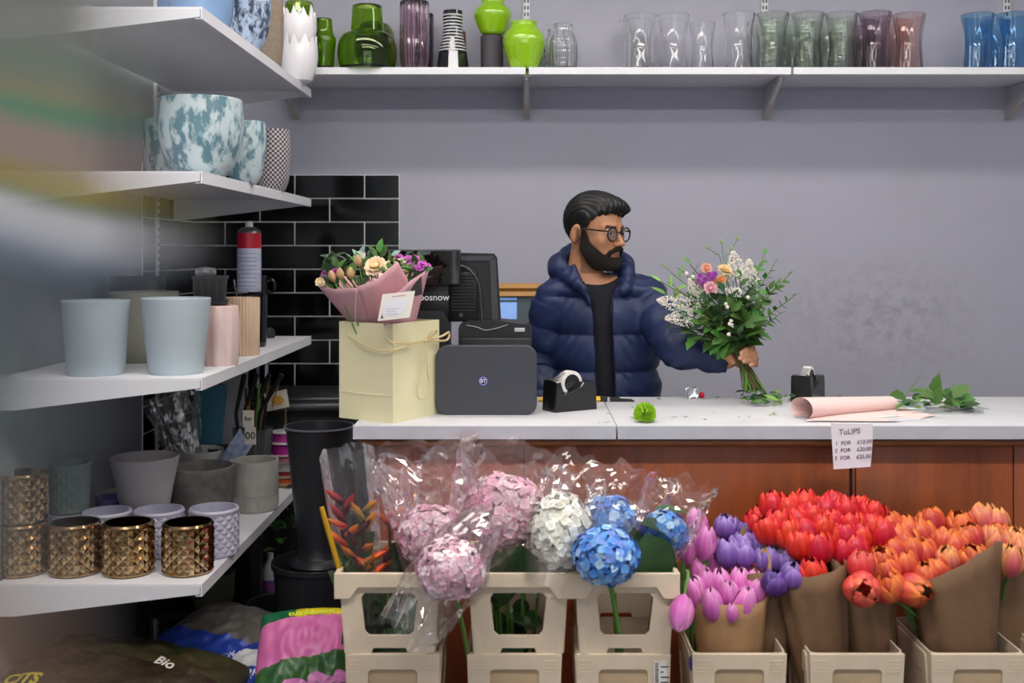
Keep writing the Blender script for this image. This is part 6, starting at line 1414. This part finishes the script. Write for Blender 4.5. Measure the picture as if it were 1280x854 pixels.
o = part('white_folder', loft(MB(), [rring(.05, .006, 0, .004), rring(.05, .006, .44, .004)]), mat('pale_card', 'a9abb2', rough=.5, var=.1)); o.location = (PX(287, 4.22), 4.22, Z4); o.rotation_euler = (R(-3), R(2), 0); tag(o, 'pale grey board standing behind the tool jar', 'board')
o = part('mesh_basket', loft(MB(), [rring(.05, .05, 0, .01), rring(.055, .055, .16, .01), rring(.052, .052, .16, .01), rring(.047, .047, .005, .01)]), mat('black_mesh', '1a1a1e', rough=.5, var=.5, vscale=200, col2='4a4a50')); o.location = (PX(283, 4.12), 4.12, Z4); tag(o, 'small black mesh pencil basket behind the concrete pots', 'basket')
# sink with tap beside the tiles
steel = mat('sink_steel', '55565a', rough=.35, metal=.8); dk = 4.42
t = thing('sink', 'dark steel sink with draining ledge below the tiles', 'sink', (PX(385, 4.5), 4.5, 0)); sz = PZ(498, 4.4)
part('ledge', MB().box((-.42, -.25, sz - .03), (.24, .235, sz), b=.008), steel, t); part('basin_rim', MB().box((-.2, -.2, sz), (.16, .2, sz + .016), b=.006), steel, t); part('cabinet', MB().box((-.4, -.2, 0), (.22, .235, sz - .03)), mat('sink_cabinet', '2b2a2d', rough=.7), t, smooth=False)
tp = PX(327, 4.55) - t.location.x
part('tap_spout', MB().tube(bez([(tp - .03, .1, sz), (tp - .03, .1, sz + .12), (tp - .015, .08, sz + .155), (tp + .015, .05, sz + .14), (tp + .02, .04, sz + .05)], 6), .012, 10), mat('chrome', 'b8bcc2', rough=.15, metal=1.), t)
o = part('tap_handle', MB().tube([(-.03, 0, 0), (.03, 0, .02)], .006, 8).tube([(.0, 0, .04), (.012, 0, -.035)], .006, 8), MATS['chrome']); o.location = (PX(288, 4.68), 4.735, PZ(362, 4.7)); o.name = 'wall_tap'; tag(o, 'small chrome cross head tap on the tiled wall', 'tap')

# ------------------------------------------------------------------ black buckets and the dark corner below the shelves
blkp = mat('black_bucket_plastic', '2a2b30', rough=.38, spec=.5, var=.1, vscale=10)
dB = 3.62; k = dB / F
lowz = PZ(700, dB)
t = thing('black_bucket', 'wide black bucket on the floor under the tall one', 'bucket', (PX(400, dB), dB, 0), 0, 'black buckets')
part('shell', MB().lathe([(40 * k, 0), (42 * k, .01), (58 * k, lowz), (60 * k, lowz), (60 * k, lowz - .015), (56 * k, lowz), (40 * k, .012)], 48, cap1=True), blkp, t)
t = thing('black_bucket', 'tall black tapered flower bucket standing in a wider one', 'bucket', (PX(399, dB), dB, .013), 0, 'black buckets'); tz = PZ(533, dB) - .013; fz = PZ(704, dB) - .013
part('shell', MB().lathe([(30 * k, 0), (32 * k, fz - .06), (37 * k, fz), (33 * k, fz + .012), (27 * k, fz + .035), (26 * k, fz + .06), (41 * k, tz - .01), (42.5 * k, tz), (41 * k, tz), (25 * k, fz + .1)], 56, cap1=True), blkp, t)
part('flared_ring', MB().lathe([(37 * k, fz - .002), (38.5 * k, fz + .004), (36 * k, fz + .014), (30 * k, fz + .026)], 48, cap0=False), blkp, t)
part('rim', MB().lathe([(41.5 * k, tz - .004), (43.5 * k, tz - .002), (43.5 * k, tz + .003), (41.5 * k, tz + .003)], 56, cap0=False), mat('bucket_rim_grey', '6a6f78', rough=.3), t)
t = thing('black_bucket', 'low black bucket in the dark corner below the shelf', 'bucket', (PX(346, 3.78), 3.78, 0), 0, 'black buckets'); k2 = 3.78 / F; zz = PZ(752, 3.78)
part('shell', MB().lathe([(28 * k2, 0), (37 * k2, zz), (38 * k2, zz), (36 * k2, zz - .004), (27 * k2, .01)], 40, cap1=True), mat('matt_black_plastic', '0e0e10', rough=.5), t)
t = thing('shelf_rack', 'low dark metal rack standing under the left shelves', 'rack', (PX(300, 4.1), 4.1, 0)); dkm = mat('dark_rack_metal', '1a1a1c', rough=.5)
rz_ = PZ(748, 4.1)
for x_, y_ in ((-.3, -.16), (.10, -.16), (-.3, .12), (.10, .12)): part('post', MB().box((x_ - .017, y_ - .017, 0), (x_ + .017, y_ + .017, .57)), dkm, t, smooth=False)
part('rack_shelf', MB().box((-.31, -.17, rz_ - .02), (.11, .13, rz_)), dkm, t, smooth=False)
vessel('stone_pot', 'olive stone pot in the shade of the rack', 'pot', 266, 4.0, rz_ + .0005, [(20, 752), (26, 745), (27, 715)], mat('shade_olive', '6b6a55', rough=.8, var=.3), sm=False)
t = thing('cleaning_bottle', 'white trigger bottle with blue and red label on the rack', 'bottle', (PX(338, 4.05), 4.05, rz_)); k3 = 4.05 / F
part('body', MB().lathe([(9 * k3, 0), (10 * k3, .006), (10 * k3, 30 * k3), (9 * k3, 44 * k3), (4 * k3, 54 * k3), (3.5 * k3, 62 * k3)], 20, fn=lambda a_, r, z: r, cap1=True), mat('bottle_white', 'c5c9d2', rough=.35), t); part('label_print', MB().lathe([(10.1 * k3, 8 * k3), (10.1 * k3, 30 * k3)], 20, cap0=False), mat('bottle_label', '3a58b0', rough=.4, var=.8, vscale=40, col2='b83a3a'), t)
t = thing('potted_plant', 'leafy dark green plant behind the black bucket', 'plant', (PX(362, 4.2), 4.2, 0)); rp_ = random.Random(77)
part('pot', MB().lathe([(.07, 0), (.09, .3), (.085, .3)], 24, cap1=True), dkm, t)
for i in range(70): put_leaf(rp_.choice('md'), Vector((rp_.uniform(-.09, .09), rp_.uniform(-.08, .06), rp_.uniform(.28, .62))), (rp_.uniform(-1, 1), rp_.uniform(-1, .4), rp_.uniform(-.2, 1)), t, sc=rp_.uniform(.7, 1.2), rr_=rp_)
# compost bags
def sack(name, label, loc, rot, size, zones, m_list, seed, sub=()):
    L_, W2, T = size; t = thing(name, label, 'sack', loc, 0, 'compost sacks'); t.rotation_euler = rot; mb = MB(); n = 90
    def fn(sgn):
        def g(u, v):
            x, y = u * 2 - 1, v * 2 - 1; b_ = (1 - abs(x) ** 3.2) ** .5 * (1 - abs(y) ** 3.2) ** .5
            return (x * L_ / 2 * (1 - .04 * y * y), y * W2 / 2 * (1 - .05 * x * x), T / 2 + sgn * T / 2 * b_ * (1 + .10 * noise.noise((x * 2.2 + seed, y * 2.2, seed))) + .012 * noise.noise((x * 5, y * 5, seed + 3)) * b_)
        return g
    top_ = MB().grid(fn(1), n, n); top_.m = [zones((i % n + .5) / n, (i // n + .5) / n) for i in range(n * n)]; o0_ = MB().grid(fn(-1), n, n); o0_.f = [q[::-1] for q in o0_.f]
    part('printed_face', top_, m_list, t, angle=None); part('back_face', o0_, m_list[0], t, angle=None)
    for (s_, sz_, x_, y_, rz_, c_, bold) in sub:
        v, f = text_geo(s_, sz_, bold=bold); hz = fn(1)(x_ / L_ + .5, y_ / W2 + .5)[2]; gl_ = []
        for p in v:
            q = Matrix.Rotation(R(rz_), 3, 'Z') @ Vector((p.x, p.y, 0)); X_, Y_ = x_ + q.x, y_ + q.y; gl_.append((X_, Y_, fn(1)(min(max(X_ / L_ + .5, 0), 1), min(max(Y_ / W2 + .5, 0), 1))[2] + .0025 + p.z))
        part('lettering', MB().add(gl_, f), mat('sack_print_' + c_, c_, rough=.4), t, smooth=False)
    return t, fn
gy = mat('sack_grey', '5d5954', rough=.4, var=.3, vscale=20); bu = mat('sack_blue', '2440a0', rough=.3, var=.2, vscale=8); gn = mat('sack_green', '14603a', rough=.3); bkk = mat('sack_black', '221a17', rough=.25, var=.5, vscale=8, col2='3c3020'); pk = mat('sack_pink', 'cf6ba4', rough=.3, var=.1); wh = mat('sack_white', 'c9c9cc', rough=.35); yl = mat('sack_yellow', 'd6c21e', rough=.35); gr2 = mat('sack_dkgreen', '1f4a26', rough=.35, var=.5, vscale=20, col2='3f6a36')
dk_b = 3.0
def ff(x, y, d): p = P(x, y, d); return p
sack('compost_sack', 'grey and blue substrate sack lying behind the black one', (PX(262, 3.28), 3.34, PZ(800, 3.3) - .12), (R(10), R(6), R(-22)), (.36, .46, .15), lambda u, v: 2 if u > .88 else (0 if v > .42 + .1 * u else 1), [gy, bu, gn], 1, (('BROKOLITS', .035, .13, -.06, 62, 'cfd6ea', 0),))
sack('compost_sack', 'black sack with small oval badge in front of the shelf', (PX(150, 3.0), 3.0, PZ(830, 3.0) - .15), (R(6), R(4), R(-12)), (.62, .42, .17), lambda u, v: 2 if (u > .93 and v < .5) else (3 if (u > .82 and v < .35) else (1 if v > .55 else 0)), [bkk, mat('sack_photo', '4a3a20', rough=.3, var=.8, vscale=14, col2='22301c'), gn, wh], 2, (('Bio', .045, .12, .02, -10, 'd8d0c8', .001), ('CITS', .05, -.2, -.13, 0, 'c8b830', .002)))
psk, pfn = sack('compost_sack', 'pink sack with flower photograph beside the beige buckets', (PX(385, 2.95), 2.98, PZ(800, 2.95) - .14), (R(38), R(0), R(8)), (.28, .40, .12), lambda u, v: (1 if u < .35 else 2) if v > .86 + .05 * u else (3 if v < .50 + .12 * u else 0), [pk, gn, yl, gr2], 3, (('tuinbloem', .03, 0, .165, 4, 'd8e03a', .001),))
pmg = mat('printed_blossom', 'd48ac0', rough=.35, var=.4, vscale=30, col2='b05a98')
for (bx, by, br, ba) in ((-.03, -.075, .042, .2), (.035, -.06, .04, -.3), (.0, -.12, .045, .1), (-.075, -.13, .03, .6), (.09, -.105, .034, -.5), (.06, -.15, .036, .3), (.085, -.04, .026, 1)):
    ring_ = []
    for i in range(20):
        a_ = 2 * math.pi * i / 20; rr_ = br * (1 + .18 * math.cos(3 * a_ + ba)); X_, Y_ = bx + rr_ * math.cos(a_), by + rr_ * .75 * math.sin(a_); ring_.append((X_, Y_, pfn(1)(min(max(X_ / .28 + .5, 0), 1), min(max(Y_ / .40 + .5, 0), 1))[2] + .003))
    part('printed_blossom', MB().add(ring_ + [(bx, by, pfn(1)(bx / .28 + .5, by / .40 + .5)[2] + .0035)], [(i, (i + 1) % 20, 20) for i in range(20)]), pmg, psk, smooth=False)
sack('compost_sack', 'blue and white sack wedged between the pink and grey ones', (PX(322, 3.08), 3.12, PZ(832, 3.1) - .13), (R(16), R(-4), R(-14)), (.30, .40, .12), lambda u, v: 1 if v > .55 and v < .78 else 0, [bu, wh], 4, (('BROKOLITS', .032, .02, -.0, 8, 'd6dcee', 0),))
sack('compost_sack', 'grey mesh sack lying at the back of the pile', (PX(296, 3.52), 3.52, PZ(786, 3.5) - .15), (R(5), R(0), R(10)), (.34, .36, .14), lambda u, v: 0, [gy], 5)
# ------------------------------------------------------------------ foreground sheet: blurred reflections painted into its colour and alpha, on an added roll
def reflection_mat():
    m = bpy.data.materials.new('painted_reflection_haze'); m.use_nodes = True; nt = m.node_tree; N = nt.nodes; L = nt.links; N.remove(N['Principled BSDF']); out = N['Material Output']
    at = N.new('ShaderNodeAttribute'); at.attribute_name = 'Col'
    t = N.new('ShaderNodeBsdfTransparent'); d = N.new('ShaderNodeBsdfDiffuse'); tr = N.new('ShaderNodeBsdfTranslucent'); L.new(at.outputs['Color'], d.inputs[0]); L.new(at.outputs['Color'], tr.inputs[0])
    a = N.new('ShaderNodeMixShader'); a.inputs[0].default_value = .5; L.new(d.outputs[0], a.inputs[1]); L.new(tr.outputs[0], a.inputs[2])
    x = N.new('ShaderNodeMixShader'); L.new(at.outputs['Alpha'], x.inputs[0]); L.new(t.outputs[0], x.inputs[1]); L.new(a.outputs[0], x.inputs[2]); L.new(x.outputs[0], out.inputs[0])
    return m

REFL_STREAKS = [(-400, (108, 108, 104)), (20, (112, 114, 110)), (62, (108, 120, 110)), (98, (118, 122, 106)), (108, (140, 130, 96)), (118, (84, 126, 104)), (134, (92, 128, 108)), (146, (138, 126, 118)), (190, (140, 126, 118)), (203, (138, 126, 84)), (228, (134, 124, 74)), (238, (92, 110, 96)), (248, (186, 188, 192)), (285, (170, 174, 182)), (312, (104, 114, 128)), (345, (78, 86, 94)), (560, (84, 94, 92)), (640, (120, 122, 122)), (900, (128, 118, 110)), (6000, (120, 116, 112))]  # painted streak colours; the pale band stands in for a reflection
def reflection_col(x, y):  # reflection tint and haze by view position, fading to clear on the right
    s_ = y - .27 * (x + 0) + (.0004 * x * x if x > 0 else 0); c = [float(np.interp(s_, [q[0] for q in REFL_STREAKS], [q[1][i] for q in REFL_STREAKS])) / 255 for i in range(3)]
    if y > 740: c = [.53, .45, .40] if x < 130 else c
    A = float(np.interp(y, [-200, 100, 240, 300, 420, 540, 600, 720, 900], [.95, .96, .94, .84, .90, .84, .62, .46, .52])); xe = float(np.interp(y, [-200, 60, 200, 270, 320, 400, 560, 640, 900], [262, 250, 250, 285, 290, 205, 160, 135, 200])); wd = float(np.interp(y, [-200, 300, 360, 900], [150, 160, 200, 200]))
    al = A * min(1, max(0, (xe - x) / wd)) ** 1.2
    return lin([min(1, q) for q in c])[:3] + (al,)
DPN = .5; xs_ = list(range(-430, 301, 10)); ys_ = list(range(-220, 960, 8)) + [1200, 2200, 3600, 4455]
roll = thing('reflection_veil', 'added translucent sheet painted with blurred reflection streaks before the left shelves', 'reflection sheet', (-.455, .56, 0)); fo = Vector(roll.location)
part('roll', MB().lathe([(.055, 0), (.055, 1.68), (.02, 1.68), (.02, .01)], 40, cap1=True), mat('added_roll', '9aa09a', rough=.3, var=.3, vscale=3, stretch=(.2, .2, 3)), roll)  # made-up roll out of view, only there to carry the sheet
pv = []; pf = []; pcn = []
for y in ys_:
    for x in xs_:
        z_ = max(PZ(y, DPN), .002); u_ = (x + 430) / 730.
        pv.append(Vector((PX(x, DPN), DPN + .035 * math.sin(u_ * math.pi * 1.5) * (1 - u_) + .012 * math.sin(z_ * 5 + u_ * 3), z_)) - fo); pcn.append(reflection_col(x, y))
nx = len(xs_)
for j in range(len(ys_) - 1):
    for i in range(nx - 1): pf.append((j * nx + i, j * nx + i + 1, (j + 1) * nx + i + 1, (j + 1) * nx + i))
link('reflection_sheet', mesh_data('reflection_sheet', pv, pf, True, [reflection_mat()], cols=pcn), roll)
